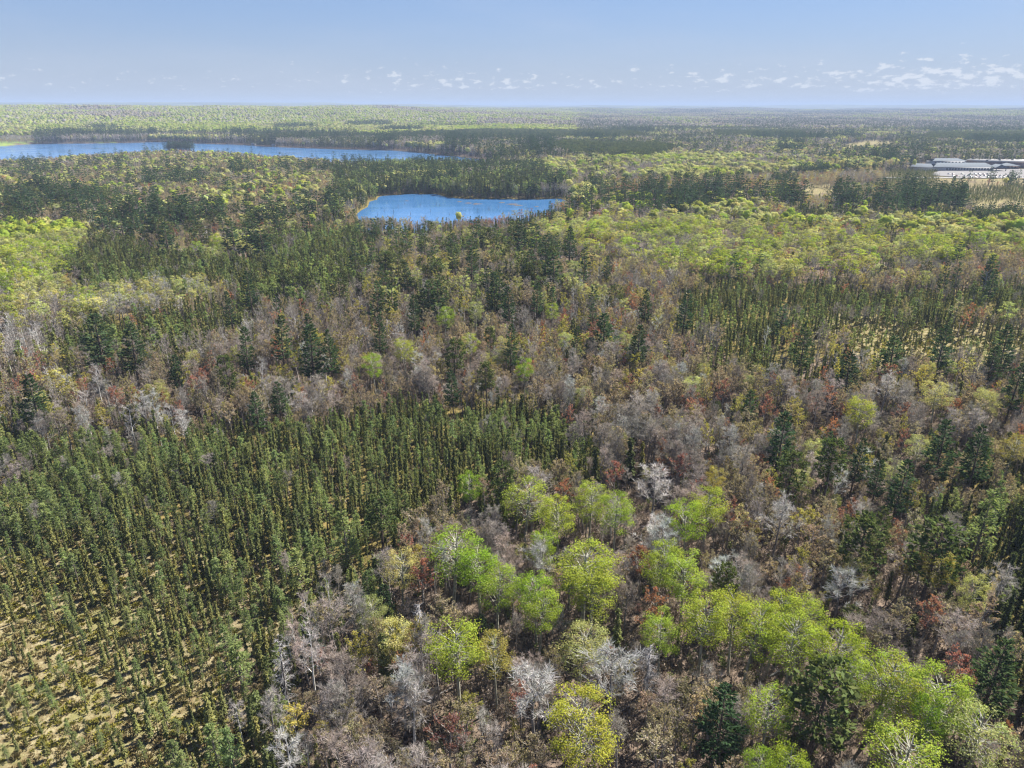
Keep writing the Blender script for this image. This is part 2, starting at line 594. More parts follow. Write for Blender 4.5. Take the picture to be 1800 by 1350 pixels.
# every builder returns (trunk MB, crown MB), for a tree of unit-ish size in metres: height H
def spruce(rg, lod, H=10.0, wid=1.25, airy=0.0):
    n = (760, 240, 64, 28)[lod]
    big = (0.72, 1.25, 2.3, 3.4)[lod]
    tr, cr = MB(), MB()
    lean = rg.normal(0, 0.12, 2)
    tube(tr, [(0, 0, 0), (lean[0] * .4, lean[1] * .4, H * .5), (lean[0], lean[1], H * .97)], [0.13, 0.08, 0.02], 5 if lod < 2 else 3)
    t = rg.uniform(0.10, 1.0, n) ** 0.85
    club = 0.28 * np.exp(-((t - 0.93) / 0.05) ** 2)
    prof = wid * 0.82 * (0.98 - t) ** 0.74 * 1.08 * (0.72 + 0.28 * np.sin(t * 37 + rg.uniform(0, 6))) + club
    prof = np.maximum(prof, 0.10)
    low = np.clip((t - 0.10) / 0.2, 0.25, 1)
    prof *= low
    th = rg.uniform(0, 2 * np.pi, n)
    rr = prof * rg.uniform(0.25, 1.0, n) ** 0.6
    C = np.stack((rr * np.cos(th) + lean[0] * t, rr * np.sin(th) + lean[1] * t, t * H - 0.25 * rr), 1)
    A = np.stack((np.cos(th), np.sin(th), rg.uniform(-0.75, 0.05, n) + 1.3 * (t > 0.93)), 1)
    L = (0.20 + 0.26 * prof / wid) * big ** 0.7
    sprays(cr, C, A, L, L * 0.55 * big ** 0.3, rg, 0, shades(rg, n, 0.3), 0.9)
    if lod == 0:                                       # dead twigs low on the stem
        m = 16
        z = rg.uniform(0.06, 0.3, m) * H
        th = rg.uniform(0, 6.28, m)
        P0 = np.stack((0 * z, 0 * z, z), 1)
        P1 = P0 + np.stack((np.cos(th), np.sin(th), -0.2 + 0 * z), 1) * rg.uniform(0.4, 0.9, m)[:, None]
        segs(tr, P0, P1, np.full(m, .02), np.full(m, .008))
    return tr, cr


def tamarack(rg, lod, H=12.0, wid=2.0):
    n = (900, 300, 90, 34)[lod]
    big = (1.0, 1.6, 2.6, 3.8)[lod]
    tr, cr = MB(), MB()
    lean = rg.normal(0, 0.15, 2)
    tube(tr, [(0, 0, 0), (lean[0] * .4, lean[1] * .4, H * .5), (lean[0], lean[1], H * .98)], [0.15, 0.09, 0.015], 5 if lod < 2 else 3)
    # branches carry feathery tufts
    nb = max(6, n // (12 if lod == 0 else 8))
    tb = rg.uniform(0.18, 0.97, nb)
    Lb = wid * (1 - tb) ** 0.7 * np.clip((tb - 0.12) / 0.2, 0.4, 1) * rg.uniform(0.7, 1.15, nb) + 0.15
    thb = rg.uniform(0, 6.283, nb)
    k = rg.integers(0, nb, n)
    s = rg.uniform(0.15, 1.0, n) ** 0.7
    D = np.stack((np.cos(thb), np.sin(thb), rg.uniform(0.0, 0.45, nb)), 1)
    root = np.stack((lean[0] * tb, lean[1] * tb, tb * H), 1)
    C = root[k] + D[k] * (Lb[k] * s)[:, None] + rg.normal(0, 0.13 * big ** 0.5, (n, 3))
    A = D[k] + rg.normal(0, 0.5, (n, 3))
    L = rg.uniform(0.13, 0.26, n) * big
    sprays(cr, C, A, L, L * 0.45, rg, 0, shades(rg, n, 0.22), 1.5)
    if lod == 0:
        segs(tr, root, root + D * Lb[:, None], np.full(nb, 0.025), np.full(nb, 0.008))
    return tr, cr


def white_pine(rg, lod, H=25.0, wid=4.2):
    tr, cr = MB(), MB()
    lean = rg.normal(0, 0.35, 2)
    stem = lambda t: np.stack((lean[0] * t, lean[1] * t, H * t), -1)
    tube(tr, [stem(x) for x in (0, .35, .7, .985)], [0.36, 0.26, 0.14, 0.02], 7 if lod < 1 else 4)
    nw = (17, 13, 9, 6)[lod]
    per = (5, 4, 4, 3)[lod]
    pl = (22, 11, 5, 2)[lod]
    big = (1.0, 1.45, 2.0, 2.9)[lod]
    t0 = rg.uniform(0.18, 0.32)
    for i in range(nw):
        t = t0 + (0.985 - t0) * (i + rg.uniform(-.25, .25)) / (nw - 1)
        t = min(max(t, t0), 0.985)
        q = (t - t0) / (1 - t0)
        L0 = wid * (1.0 - q) ** 0.62 * (0.55 + 0.45 * min(1, q * 3.2 + 0.25)) + 0.25
        ph = rg.uniform(0, 6.28)
        for j in range(per):
            if rg.random() < 0.13:
                continue
            th = ph + 6.283 * j / per + rg.normal(0, 0.28)
            L = L0 * rg.uniform(0.62, 1.18)
            rise = rg.uniform(-0.06, 0.18) + 0.35 * q
            D = np.array((math.cos(th), math.sin(th), rise))
            side = np.array((-math.sin(th), math.cos(th), 0))
            o = stem(t)
            if lod < 2:
                segs(tr, [o], [o + D * L * 0.92], [0.05 + 0.02 * L * .3], [0.015], 3)
            s = rg.uniform(0.25, 1.0, pl) ** 0.8
            w = rg.uniform(-1, 1, pl) * (0.16 + 0.2 * s) * L * 0.9
            C = o + D * (s * L)[:, None] + side * w[:, None] + np.array((0, 0, 1)) * (rg.normal(0.10, 0.17, pl) + 0.12 * s * s * L)[:, None]
            A = D + side * (w / L * 1.6)[:, None] + rg.normal(0, .22, (pl, 3)) + np.array((0, 0, .15))
            ll = rg.uniform(0.34, 0.58, pl) * big * (0.55 + 0.45 * (1 - q))
            sprays(cr, C, A, ll, ll * 0.55, rg, 0, shades(rg, pl, 0.25), 1.25)
    return tr, cr


def red_pine(rg, lod, H=20.0, wid=3.0):
    tr, cr = MB(), MB()
    lean = rg.normal(0, 0.3, 2)
    stem = lambda t: np.stack((lean[0] * t, lean[1] * t, H * t), -1)
    tube(tr, [stem(x) for x in (0, .4, .75, .96)], [0.27, 0.21, 0.12, 0.03], 6 if lod < 1 else 4)
    nt_ = (110, 60, 24, 9)[lod]
    per = (11, 6, 4, 3)[lod]
    big = (1.0, 1.35, 2.1, 3.2)[lod]
    q = rg.uniform(0, 1, nt_) ** 0.9
    t = 0.42 + 0.57 * q
    prof = wid * np.sqrt(np.clip(1 - ((q - 0.42) / 0.62) ** 2, 0.04, 1)) * rg.uniform(0.55, 1.08, nt_)
    th = rg.uniform(0, 6.283, nt_)
    D = np.stack((np.cos(th), np.sin(th), 0.18 + 0.5 * q), 1)
    root = stem(t - 0.02)
    tip = root + D * prof[:, None]
    if lod < 2:
        segs(tr, root, tip, np.full(nt_, 0.05), np.full(nt_, 0.02))
    C = np.repeat(tip, per, 0) + rg.normal(0, 0.30 * big ** .5, (nt_ * per, 3))
    A = np.repeat(unit(D), per, 0) * 0.7 + rg.normal(0, 0.7, (nt_ * per, 3)) + np.array((0, 0, 0.45))
    L = rg.uniform(0.26, 0.46, nt_ * per) * big
    sprays(cr, C, A, L, L * 0.5, rg, 0, np.repeat(shades(rg, nt_, 0.2), per, 0) * shades(rg, nt_ * per, 0.18), 1.2)
    return tr, cr


def branching(rg, H, lod, spread=1.0, base=0.42, nl=9, up=0.9):
    """limbs of a broadleaf tree: arrays of segments and the twig tips"""
    lean = rg.normal(0, 0.35, 2)
    st = lambda t: np.array((lean[0] * t + 0.12 * math.sin(5 * t), lean[1] * t + 0.1 * math.sin(4 * t + 1), H * t))
    seg, tips = [], []
    top = 0.9
    for i in range(nl):
        t = base + (top - base) * (i / (nl - 1)) ** 0.9
        o = st(t)
        q = (t - base) / (1 - base)
        L = H * 0.27 * spread * (1.05 - 0.6 * q) * rg.uniform(0.75, 1.2)
        th = i * 2.4 + rg.normal(0, 0.4)
        el_ = R(rg.uniform(40, 64)) * up + 0.25 * q
        d = np.array((math.cos(th) * math.cos(el_), math.sin(th) * math.cos(el_), math.sin(el_)))
        m = o + d * L * 0.55
        d2 = unit(d + np.array((0, 0, 0.3)) + rg.normal(0, 0.15, 3))
        e = m + d2 * L * 0.5
        r = 0.016 * H * 0.35 * (1.1 - 0.6 * q)
        seg.append((o, m, r, r * .7))
        seg.append((m, e, r * .7, r * .35))
        for (a, b, dd) in ((o, m, d), (m, e, d2)):
            for k in range(3):
                f = rg.uniform(0.3, 1.0)
                p = a + (b - a) * f
                s = unit(dd * 0.9 + rg.normal(0, 0.42, 3) + np.array((0, 0, 0.25)))
                ll = L * rg.uniform(0.25, 0.48)
                p2 = p + s * ll
                seg.append((p, p2, r * .32, r * .12))
                for _ in range(5):
                    f2 = rg.uniform(0.35, 1.0)
                    p3 = p + (p2 - p) * f2
                    s2 = unit(s * 0.9 + rg.normal(0, 0.38, 3) + np.array((0, 0, 0.2)))
                    p4 = p3 + s2 * ll * rg.uniform(0.35, 0.7)
                    tips.append((p3, p4))
    tips.append((st(top), st(1.0)))
    return st, seg, tips


def bare_tree(rg, lod, H=14.0, spread=0.78, base=0.42, nl=12, twig=0.020):
    tr, cr = MB(), MB()
    st, seg, tips = branching(rg, H, lod, spread, base, nl)
    tube(tr, [st(x) for x in (0, .3, .6, .92)], [0.0135 * H, 0.0105 * H, 0.0065 * H, 0.0015 * H], 6 if lod == 0 else 3)
    P0, P1, r0, r1 = (np.array([s[i] for s in seg]) for i in range(4))
    T0, T1 = np.array([a for a, b in tips]), np.array([b for a, b in tips])
    if lod == 0:
        segs(tr, P0, P1, r0 * .72, r1 * .72, 4)
        n = len(T0)
        segs(cr, T0, T1, np.full(n, twig * .62), np.full(n, twig * .25), 3, 0, shades(rg, n, 0.2))
        # finest twigs as slim slivers
        k = 5
        C = (np.repeat(T0, k, 0) + np.repeat(T1 - T0, k, 0) * rg.uniform(0.3, 1, (n * k, 1)))
        A = np.repeat(unit(T1 - T0), k, 0) + rg.normal(0, 0.6, (n * k, 3))
        L = rg.uniform(0.25, 0.5, n * k)
        sprays(cr, C + A * L[:, None] * .6, A, L, 0.017, rg, 0, shades(rg, n * k, 0.2), 2)
    else:
        w = (0, 1.5, 2.6, 4.0)[lod]
        keep = rg.permutation(len(P0))[: (0, 40, 14, 5)[lod]] if lod > 1 else np.arange(len(P0))
        segs(tr, P0[keep], P1[keep], r0[keep] * w ** .45 * .75, r1[keep] * w ** .45 * .75, 3)
        k = rg.permutation(len(T0))[: (0, 300, 84, 26)[lod]]
        A = T1[k] - T0[k]
        n = len(k)
        L = np.linalg.norm(A, axis=1) * (0, .9, 1.2, 1.8)[lod]
        sprays(cr, (T0[k] + T1[k]) / 2, A + rg.normal(0, .1, (n, 3)), L, (0, 0.036, 0.12, 0.38)[lod], rg, 0, shades(rg, n, 0.22), 2)
    return tr, cr


def budding(rg, lod, H=13.0, spread=0.76, base=0.40, nl=10, dens=1.0, leafsize=0.15):
    """twigs with a haze of buds and small flowers"""
    tr, cr = MB(), MB()
    st, seg, tips = branching(rg, H, lod, spread, base, nl)
    tube(tr, [st(x) for x in (0, .3, .6, .92)], [0.0135 * H, 0.0105 * H, 0.0065 * H, 0.0015 * H], 6 if lod == 0 else 3)
    P0, P1, r0, r1 = (np.array([s[i] for s in seg]) for i in range(4))
    T0, T1 = np.array([a for a, b in tips]), np.array([b for a, b in tips])
    n = len(T0)
    if lod == 0:
        segs(tr, P0, P1, r0, r1, 3)
        segs(tr, T0, T1, np.full(n, .018), np.full(n, .008), 3)
    elif lod == 1:
        segs(tr, P0, P1, r0, r1, 3)
    else:
        keep = rg.permutation(len(P0))[: (0, 0, 12, 4)[lod]]
        segs(tr, P0[keep], P1[keep], r0[keep] * 1.4, r1[keep] * 1.4, 3)
    m = int((900, 330, 85, 26)[lod] * dens)
    big = (1.0, 1.55, 2.7, 4.6)[lod]
    k = rg.integers(0, n, m)
    C = T0[k] + (T1[k] - T0[k]) * rg.uniform(0.1, 1.25, (m, 1)) + rg.normal(0, 0.12, (m, 3))
    A = rg.normal(0, 1, (m, 3)) + unit(T1[k] - T0[k])
    L = rg.uniform(0.7, 1.3, m) * leafsize * big
    sprays(cr, C, A, L, L * 0.5, rg, 0, shades(rg, m, 0.25), 2)
    return tr, cr


def aspen(rg, lod, H=17.0, wid=2.9, fill=1.0):
    """tall pale stem with a rounded crown of many leafy clumps"""
    tr, cr = MB(), MB()
    lean = rg.normal(0, 0.4, 2)
    st = lambda t: np.array((lean[0] * t, lean[1] * t, H * t))
    tube(tr, [st(x) for x in (0, .35, .7, .95)], [0.20, 0.15, 0.09, 0.02], 6 if lod == 0 else 4 if lod == 1 else 3)
    ncl = (62, 34, 16, 9)[lod]
    per = (int(112 * rg.uniform(.55, 1.0)), int(34 * rg.uniform(.6, 1.0)), 12, 7)[lod]
    big = (1.0, 1.75, 3.0, 4.6)[lod]
    q = rg.uniform(0, 1, ncl)
    z = H * (0.50 + 0.46 * q)
    prof = wid * np.sqrt(np.clip(1 - ((q - 0.48) / 0.62) ** 2, 0.05, 1))
    th = np.arange(ncl) * 2.399 + rg.normal(0, 0.5, ncl)
    rr = prof * rg.uniform(0.35, 0.92, ncl) ** 0.7
    cc = np.stack((rr * np.cos(th) + lean[0] * q, rr * np.sin(th) + lean[1] * q, z), 1)
    root = np.array([st(max(0.3, (zz - 0.55 * r_ - 0.6) / H)) for zz, r_ in zip(z, rr)])
    if lod < 2:
        segs(tr, root, cc, np.full(ncl, 0.055), np.full(ncl, 0.02), 3)
    cs = rg.uniform(0.55, 0.95, ncl) * wid / 2.9 * (1.0 if lod < 2 else 1.25)
    k = np.repeat(np.arange(ncl), per)
    n = len(k)
    d = unit(rg.normal(0, 1, (n, 3)))
    C = cc[k] + d * (cs[k] * rg.uniform(0.45, 1.15, n))[:, None] * np.array((1, 1, 0.75))
    outw = unit((C - np.array((0, 0, H * .70))) * np.array((1, 1, .8)))
    nrm = unit(d * (1, .7, .3, .2)[lod] + outw * (.3, .7, 1, 1)[lod] + 0.42 * rg.normal(0, 1, (n, 3)) + np.array((0, 0, 0.2)))
    A = np.cross(nrm, rg.normal(0, 1, (n, 3)))
    L = rg.uniform(0.7, 1.3, n) * (0.09, 0.128, .145, .145)[lod] * big
    # the spray lies in the plane of A and cross(nrm, A)
    A = unit(A)
    s = np.cross(nrm, A)
    V = np.stack((C - A * L[:, None], C + s * (L * .62)[:, None], C + A * L[:, None], C - s * (L * .62)[:, None]), 1)
    sh = np.repeat(shades(rg, ncl, 0.12, 0.06), per, 0) * shades(rg, n, 0.2)
    cr.add(V.reshape(-1, 3), np.arange(4 * n).reshape(n, 4), 0, sh)
    if lod > 1:
        lumpy(cr, (lean[0] * .7, lean[1] * .7, H * .72), wid * .86, H * .225, rg, 6)
    return tr, cr


def snag(rg, lod, H=16.0):
    tr, cr = MB(), MB()
    tube(tr, [(0, 0, 0), (.1, .05, H * .4), (.05, .2, H * .75), (0.1, .2, H)], [0.26, 0.2, 0.11, 0.02], 7)
    n = 120
    t = rg.uniform(0.25, 0.98, n)
    th = rg.uniform(0, 6.283, n)
    L = (0.5 + 1.7 * (1 - t) ** 0.5) * rg.uniform(0.4, 1.1, n)
    P0 = np.stack((0.1 * t, 0.2 * t, t * H), 1)
    D = np.stack((np.cos(th), np.sin(th), rg.uniform(-0.5, 0.15, n)), 1)
    P1 = P0 + D * L[:, None]
    segs(cr, P0, P1, np.full(n, .035), np.full(n, .012), 3, 0, shades(rg, n, .15))
    m = n * 4
    k = rg.integers(0, n, m)
    C = P0[k] + (P1 - P0)[k] * rg.uniform(.4, 1, (m, 1))
    A = D[k] + rg.normal(0, .5, (m, 3)) + np.array((0, 0, -0.3))
    ll = rg.uniform(.15, .4, m)
    sprays(cr, C + unit(A) * ll[:, None] * .8, A, ll, 0.018, rg, 0, shades(rg, m, .15), 2)
    return tr, cr


KIND = {   # builder, reference height, trunk material, crown material, variants
    'black_spruce': (spruce, 10.0, 'spruce_bark', 'needle', 5),
    'tamarack': (tamarack, 12.0, 'spruce_bark', 'leaf', 4),
    'white_pine': (white_pine, 25.0, 'pine_bark', 'needle', 5),
    'red_pine': (red_pine, 20.0, 'pine_bark', 'needle', 4),
    'quaking_aspen': (aspen, 17.0, 'aspen_bark', 'leaf', 6),
    'bare_aspen': (bare_tree, 14.0, 'grey_bark', 'twig', 6),
    'budding_maple': (budding, 13.0, 'brown_bark', 'leaf', 6),
    'paper_birch': (lambda rg, lod: bare_tree(rg, lod, 14.0, 0.75, 0.35, 9, 0.018), 14.0, 'birch_bark', 'twig', 4),
}
NLOD = 4
PROTO = {}        # kind -> [lod][variant] -> (trunk mesh, crown mesh)
PCOL = {}         # kind -> collection of joined prototypes (not in the scene)
for kk, (fn, H0, tm, cm, nv) in KIND.items():
    PROTO[kk] = []
    PCOL[kk] = bpy.data.collections.new(kk + '_kinds')
    for lod in range(NLOD):
        row = []
        for v in range(nv):
            rg = np.random.default_rng(sum(map(ord, kk)) * 100 + lod * 10 + v)
            tr, cr = fn(rg, lod)
            a = tr.mesh(kk + '_trunk', [M[tm]]) if lod < 2 else None
            b = cr.mesh(kk + '_crown', [M[cm]]) if lod < 2 else None
            row.append((a, b))
            j = MB()
            j.merge(tr, 0)
            j.merge(cr, 1)
            o = bpy.data.objects.new('%s_%d%02d' % (kk, lod, v), j.mesh(kk, [M[tm], M[cm]]))
            PCOL[kk].objects.link(o)
        PROTO[kk].append(row)

# ------------------------------------------------------------------ colours of crowns (albedo)
def lerp(a, b, t):
    return np.asarray(a)[None, :] * (1 - t[:, None]) + np.asarray(b)[None, :] * t[:, None]


PAL = {
    'spruce': [(0.172, 0.18, 0.066), (0.2, 0.198, 0.07), (0.135, 0.155, 0.062)],
    'spruce_dark': [(0.088, 0.104, 0.042), (0.105, 0.118, 0.045)],
    'tamarack': [(0.205, 0.25, 0.095), (0.23, 0.265, 0.1), (0.18, 0.23, 0.095)],
    'pine': [(0.052, 0.084, 0.038), (0.06, 0.094, 0.038), (0.047, 0.078, 0.036)],
    'redpine': [(0.085, 0.105, 0.036), (0.095, 0.112, 0.038)],
    'lime': [(0.29, 0.345, 0.048), (0.26, 0.335, 0.05), (0.33, 0.355, 0.055)],
    'green': [(0.22, 0.315, 0.035), (0.25, 0.325, 0.035)],
    'pale': [(0.37, 0.372, 0.15), (0.34, 0.36, 0.14), (0.385, 0.36, 0.135)],
    'grey': [(0.305, 0.268, 0.248), (0.345, 0.31, 0.295), (0.275, 0.232, 0.205)],
    'white': [(0.44, 0.425, 0.415), (0.38, 0.365, 0.36)],
    'buds': [(0.295, 0.245, 0.17), (0.275, 0.22, 0.165), (0.305, 0.26, 0.14), (0.27, 0.205, 0.16)],
    'red': [(0.31, 0.14, 0.1), (0.32, 0.155, 0.085), (0.29, 0.13, 0.11)],
    'olive': [(0.32, 0.285, 0.075), (0.34, 0.3, 0.08)],
}
# stand -> (trees per square metre, [(kind, palette, share, min height, max height)])
COMP = {
    'bog_open': (0.15, [('black_spruce', 'spruce', .55, 1.5, 4.6), ('tamarack', 'tamarack', .45, 1.5, 5.0)]),
    'bog_sparse': (0.22, [('black_spruce', 'spruce', .62, 2.0, 6.2), ('tamarack', 'tamarack', .38, 2.2, 6.8)]),
    'bog_edge': (0.18, [('black_spruce', 'spruce', .62, 4.5, 9), ('tamarack', 'tamarack', .26, 5, 10), ('bare_aspen', 'grey', .06, 8, 12), ('paper_birch', 'grey', .06, 8, 12)]),
    'bog_forest': (0.25, [('black_spruce', 'spruce', .22, 2.5, 6.0), ('black_spruce', 'spruce', .38, 5.5, 9.5), ('tamarack', 'tamarack', .40, 5.0, 10.5), ('bare_aspen', 'grey', .025, 6, 9)]),
    'bog_front': (0.25, [('black_spruce', 'spruce', .62, 3.0, 7.8), ('tamarack', 'tamarack', .38, 3.2, 8.2)]),
    'spruce_right': (0.19, [('black_spruce', 'spruce_dark', .88, 5.5, 11), ('tamarack', 'tamarack', .07, 7, 12), ('budding_maple', 'buds', .05, 8, 11)]),
    'bog_mid_open': (0.10, [('black_spruce', 'spruce', .9, 2.5, 6.5), ('tamarack', 'tamarack', .1, 3, 8)]),
    'bog_mid_dense': (0.17, [('black_spruce', 'spruce', .30, 2.5, 6), ('black_spruce', 'spruce', .50, 5, 10), ('tamarack', 'tamarack', .16, 5.5, 11), ('bare_aspen', 'grey', .04, 8, 11)]),
    'aspen_lime': (0.055, [('quaking_aspen', 'lime', .30, 12, 16), ('quaking_aspen', 'pale', .46, 11, 15), ('bare_aspen', 'grey', .22, 10, 14), ('black_spruce', 'spruce', .02, 8, 12)]),
    'aspen_pale': (0.055, [('quaking_aspen', 'pale', .40, 11, 15), ('bare_aspen', 'white', .50, 11, 15), ('bare_aspen', 'grey', .10, 10, 13)]),
    'birch_grey': (0.055, [('paper_birch', 'white', .35, 11, 15), ('bare_aspen', 'grey', .4, 10, 14), ('budding_maple', 'buds', .15, 9, 12), ('black_spruce', 'spruce', .1, 7, 11)]),
    'conifer_mid': (0.13, [('black_spruce', 'spruce', .56, 9, 14.5), ('tamarack', 'tamarack', .32, 10, 15.5), ('bare_aspen', 'grey', .08, 10, 13), ('red_pine', 'redpine', .04, 14, 18)]),
    'swamp_mix': (0.11, [('black_spruce', 'spruce', .52, 8, 13), ('tamarack', 'tamarack', .18, 9, 14), ('bare_aspen', 'grey', .16, 9, 13), ('budding_maple', 'buds', .10, 8, 12), ('budding_maple', 'red', .04, 8, 12)]),
    'pond_rim': (0.10, [('black_spruce', 'spruce_dark', .70, 6, 11), ('budding_maple', 'red', .14, 6, 10), ('bare_aspen', 'grey', .16, 6, 10)]),
    'pond_back': (0.085, [('black_spruce', 'spruce_dark', .50, 10, 17), ('tamarack', 'tamarack', .16, 11, 17), ('white_pine', 'pine', .05, 18, 23), ('bare_aspen', 'grey', .17, 10, 14), ('quaking_aspen', 'pale', .12, 10, 14)]),
    'pine_row': (0.030, [('white_pine', 'pine', .52, 17, 29), ('black_spruce', 'spruce_dark', .28, 8, 14), ('quaking_aspen', 'lime', .11, 10, 14), ('budding_maple', 'buds', .09, 9, 13)]),
    'spruce_under': (0.13, [('black_spruce', 'spruce_dark', .85, 8, 14), ('bare_aspen', 'grey', .15, 8, 12)]),
    'pine_mix': (0.068, [('white_pine', 'pine', .035, 18, 24), ('red_pine', 'redpine', .07, 14, 19), ('black_spruce', 'spruce', .20, 9, 14), ('tamarack', 'tamarack', .08, 10, 15),
                         ('bare_aspen', 'grey', .22, 10, 13), ('budding_maple', 'buds', .24, 9, 13), ('quaking_aspen', 'pale', .08, 11, 14), ('budding_maple', 'olive', .08, 9, 13)]),
    'aspen_belt': (0.048, [('quaking_aspen', 'lime', .30, 11, 16), ('quaking_aspen', 'pale', .34, 11, 15), ('bare_aspen', 'grey', .24, 10, 14), ('budding_maple', 'olive', .09, 10, 13),
                           ('budding_maple', 'red', .02, 9, 12), ('black_spruce', 'spruce', .01, 9, 14)]),
    'open_far': (0.004, [('black_spruce', 'spruce', 1.0, 2.0, 5.0)]),
    'open_wet': (0.0, []),
    'meadow': (0.0, []),
    'treed_bog': (0.17, [('black_spruce', 'spruce', .95, 2.5, 6.5), ('tamarack', 'tamarack', .05, 3, 7)]),
    'plantation': (0.045, [('red_pine', 'redpine', 1.0, 15, 18)]),
    'aspen_far': (0.040, [('quaking_aspen', 'lime', .20, 11, 15), ('quaking_aspen', 'pale', .36, 11, 15), ('bare_aspen', 'grey', .28, 10, 14), ('budding_maple', 'buds', .08, 10, 13), ('black_spruce', 'spruce_dark', .08, 10, 15)]),
    'far_shore': (0.045, [('black_spruce', 'spruce_dark', .34, 11, 18), ('white_pine', 'pine', .08, 18, 25), ('bare_aspen', 'grey', .34, 10, 15), ('budding_maple', 'buds', .12, 10, 14), ('quaking_aspen', 'pale', .12, 10, 15)]),
    'pine_belt': (0.055, [('white_pine', 'pine', .12, 17, 25), ('red_pine', 'redpine', .05, 15, 19), ('black_spruce', 'spruce', .20, 9, 14), ('bare_aspen', 'grey', .16, 10, 13),
                          ('budding_maple', 'buds', .30, 9, 13), ('quaking_aspen', 'pale', .12, 11, 14), ('budding_maple', 'red', .05, 9, 12)]),
    'point_wood': (0.050, [('white_pine', 'pine', .035, 16, 23), ('black_spruce', 'spruce_dark', .12, 9, 14), ('bare_aspen', 'grey', .20, 10, 13), ('budding_maple', 'buds', .44, 9, 13),
                           ('quaking_aspen', 'pale', .10, 11, 14), ('quaking_aspen', 'lime', .06, 11, 14), ('budding_maple', 'red', .05, 9, 12)]),
    'far_plain': (0.038, [('black_spruce', 'spruce_dark', .40, 10, 16), ('bare_aspen', 'grey', .29, 10, 14), ('budding_maple', 'buds', .10, 10, 14), ('quaking_aspen', 'pale', .13, 10, 15),
                          ('quaking_aspen', 'lime', .03, 10, 15), ('white_pine', 'pine', .05, 16, 22)]),
    'hill_lime': (0.032, [('quaking_aspen', 'lime', .30, 12, 17), ('quaking_aspen', 'pale', .40, 12, 17), ('bare_aspen', 'grey', .17, 11, 15), ('budding_maple', 'olive', .10, 11, 15), ('white_pine', 'pine', .03, 16, 22)]),
    'hardwood': (0.070, [('bare_aspen', 'grey', .27, 10, 14), ('bare_aspen', 'white', .02, 11, 15), ('budding_maple', 'buds', .30, 9, 13.5), ('budding_maple', 'buds', .13, 4, 8), ('bare_aspen', 'grey', .08, 5, 9), ('budding_maple', 'red', .06, 8, 12.5), ('budding_maple', 'olive', .09, 8, 13),
                         ('paper_birch', 'white', .03, 9, 13), ('black_spruce', 'spruce', .10, 6, 12), ('quaking_aspen', 'pale', .022, 11, 14), ('red_pine', 'redpine', .012, 14, 18), ('white_pine', 'pine', .006, 15, 21)]),
}

# stand -> factors on height, crown width and density (older, wider woods stand farther off)
GROWN = {'aspen_belt': (1.15, 1.55, .50), 'aspen_lime': (1.1, 1.25, .75), 'aspen_pale': (1.05, 1.15, .8), 'far_plain': (1.45, 1.45, .62), 'hill_lime': (1.5, 1.55, .62), 'far_shore': (1.45, 1.3, .8),
         'aspen_far': (1.3, 1.55, .58), 'point_wood': (1.2, 1.35, .68), 'pine_belt': (1.15, 1.35, .72), 'hardwood': (1.05, 1.1, 1.5), 'pine_row': (1.0, 1.35, .62), 'plantation': (1.25, 1.15, 1.0),
         'pond_back': (1.15, 1.15, .95), 'pine_mix': (1.1, 1.25, .8)}

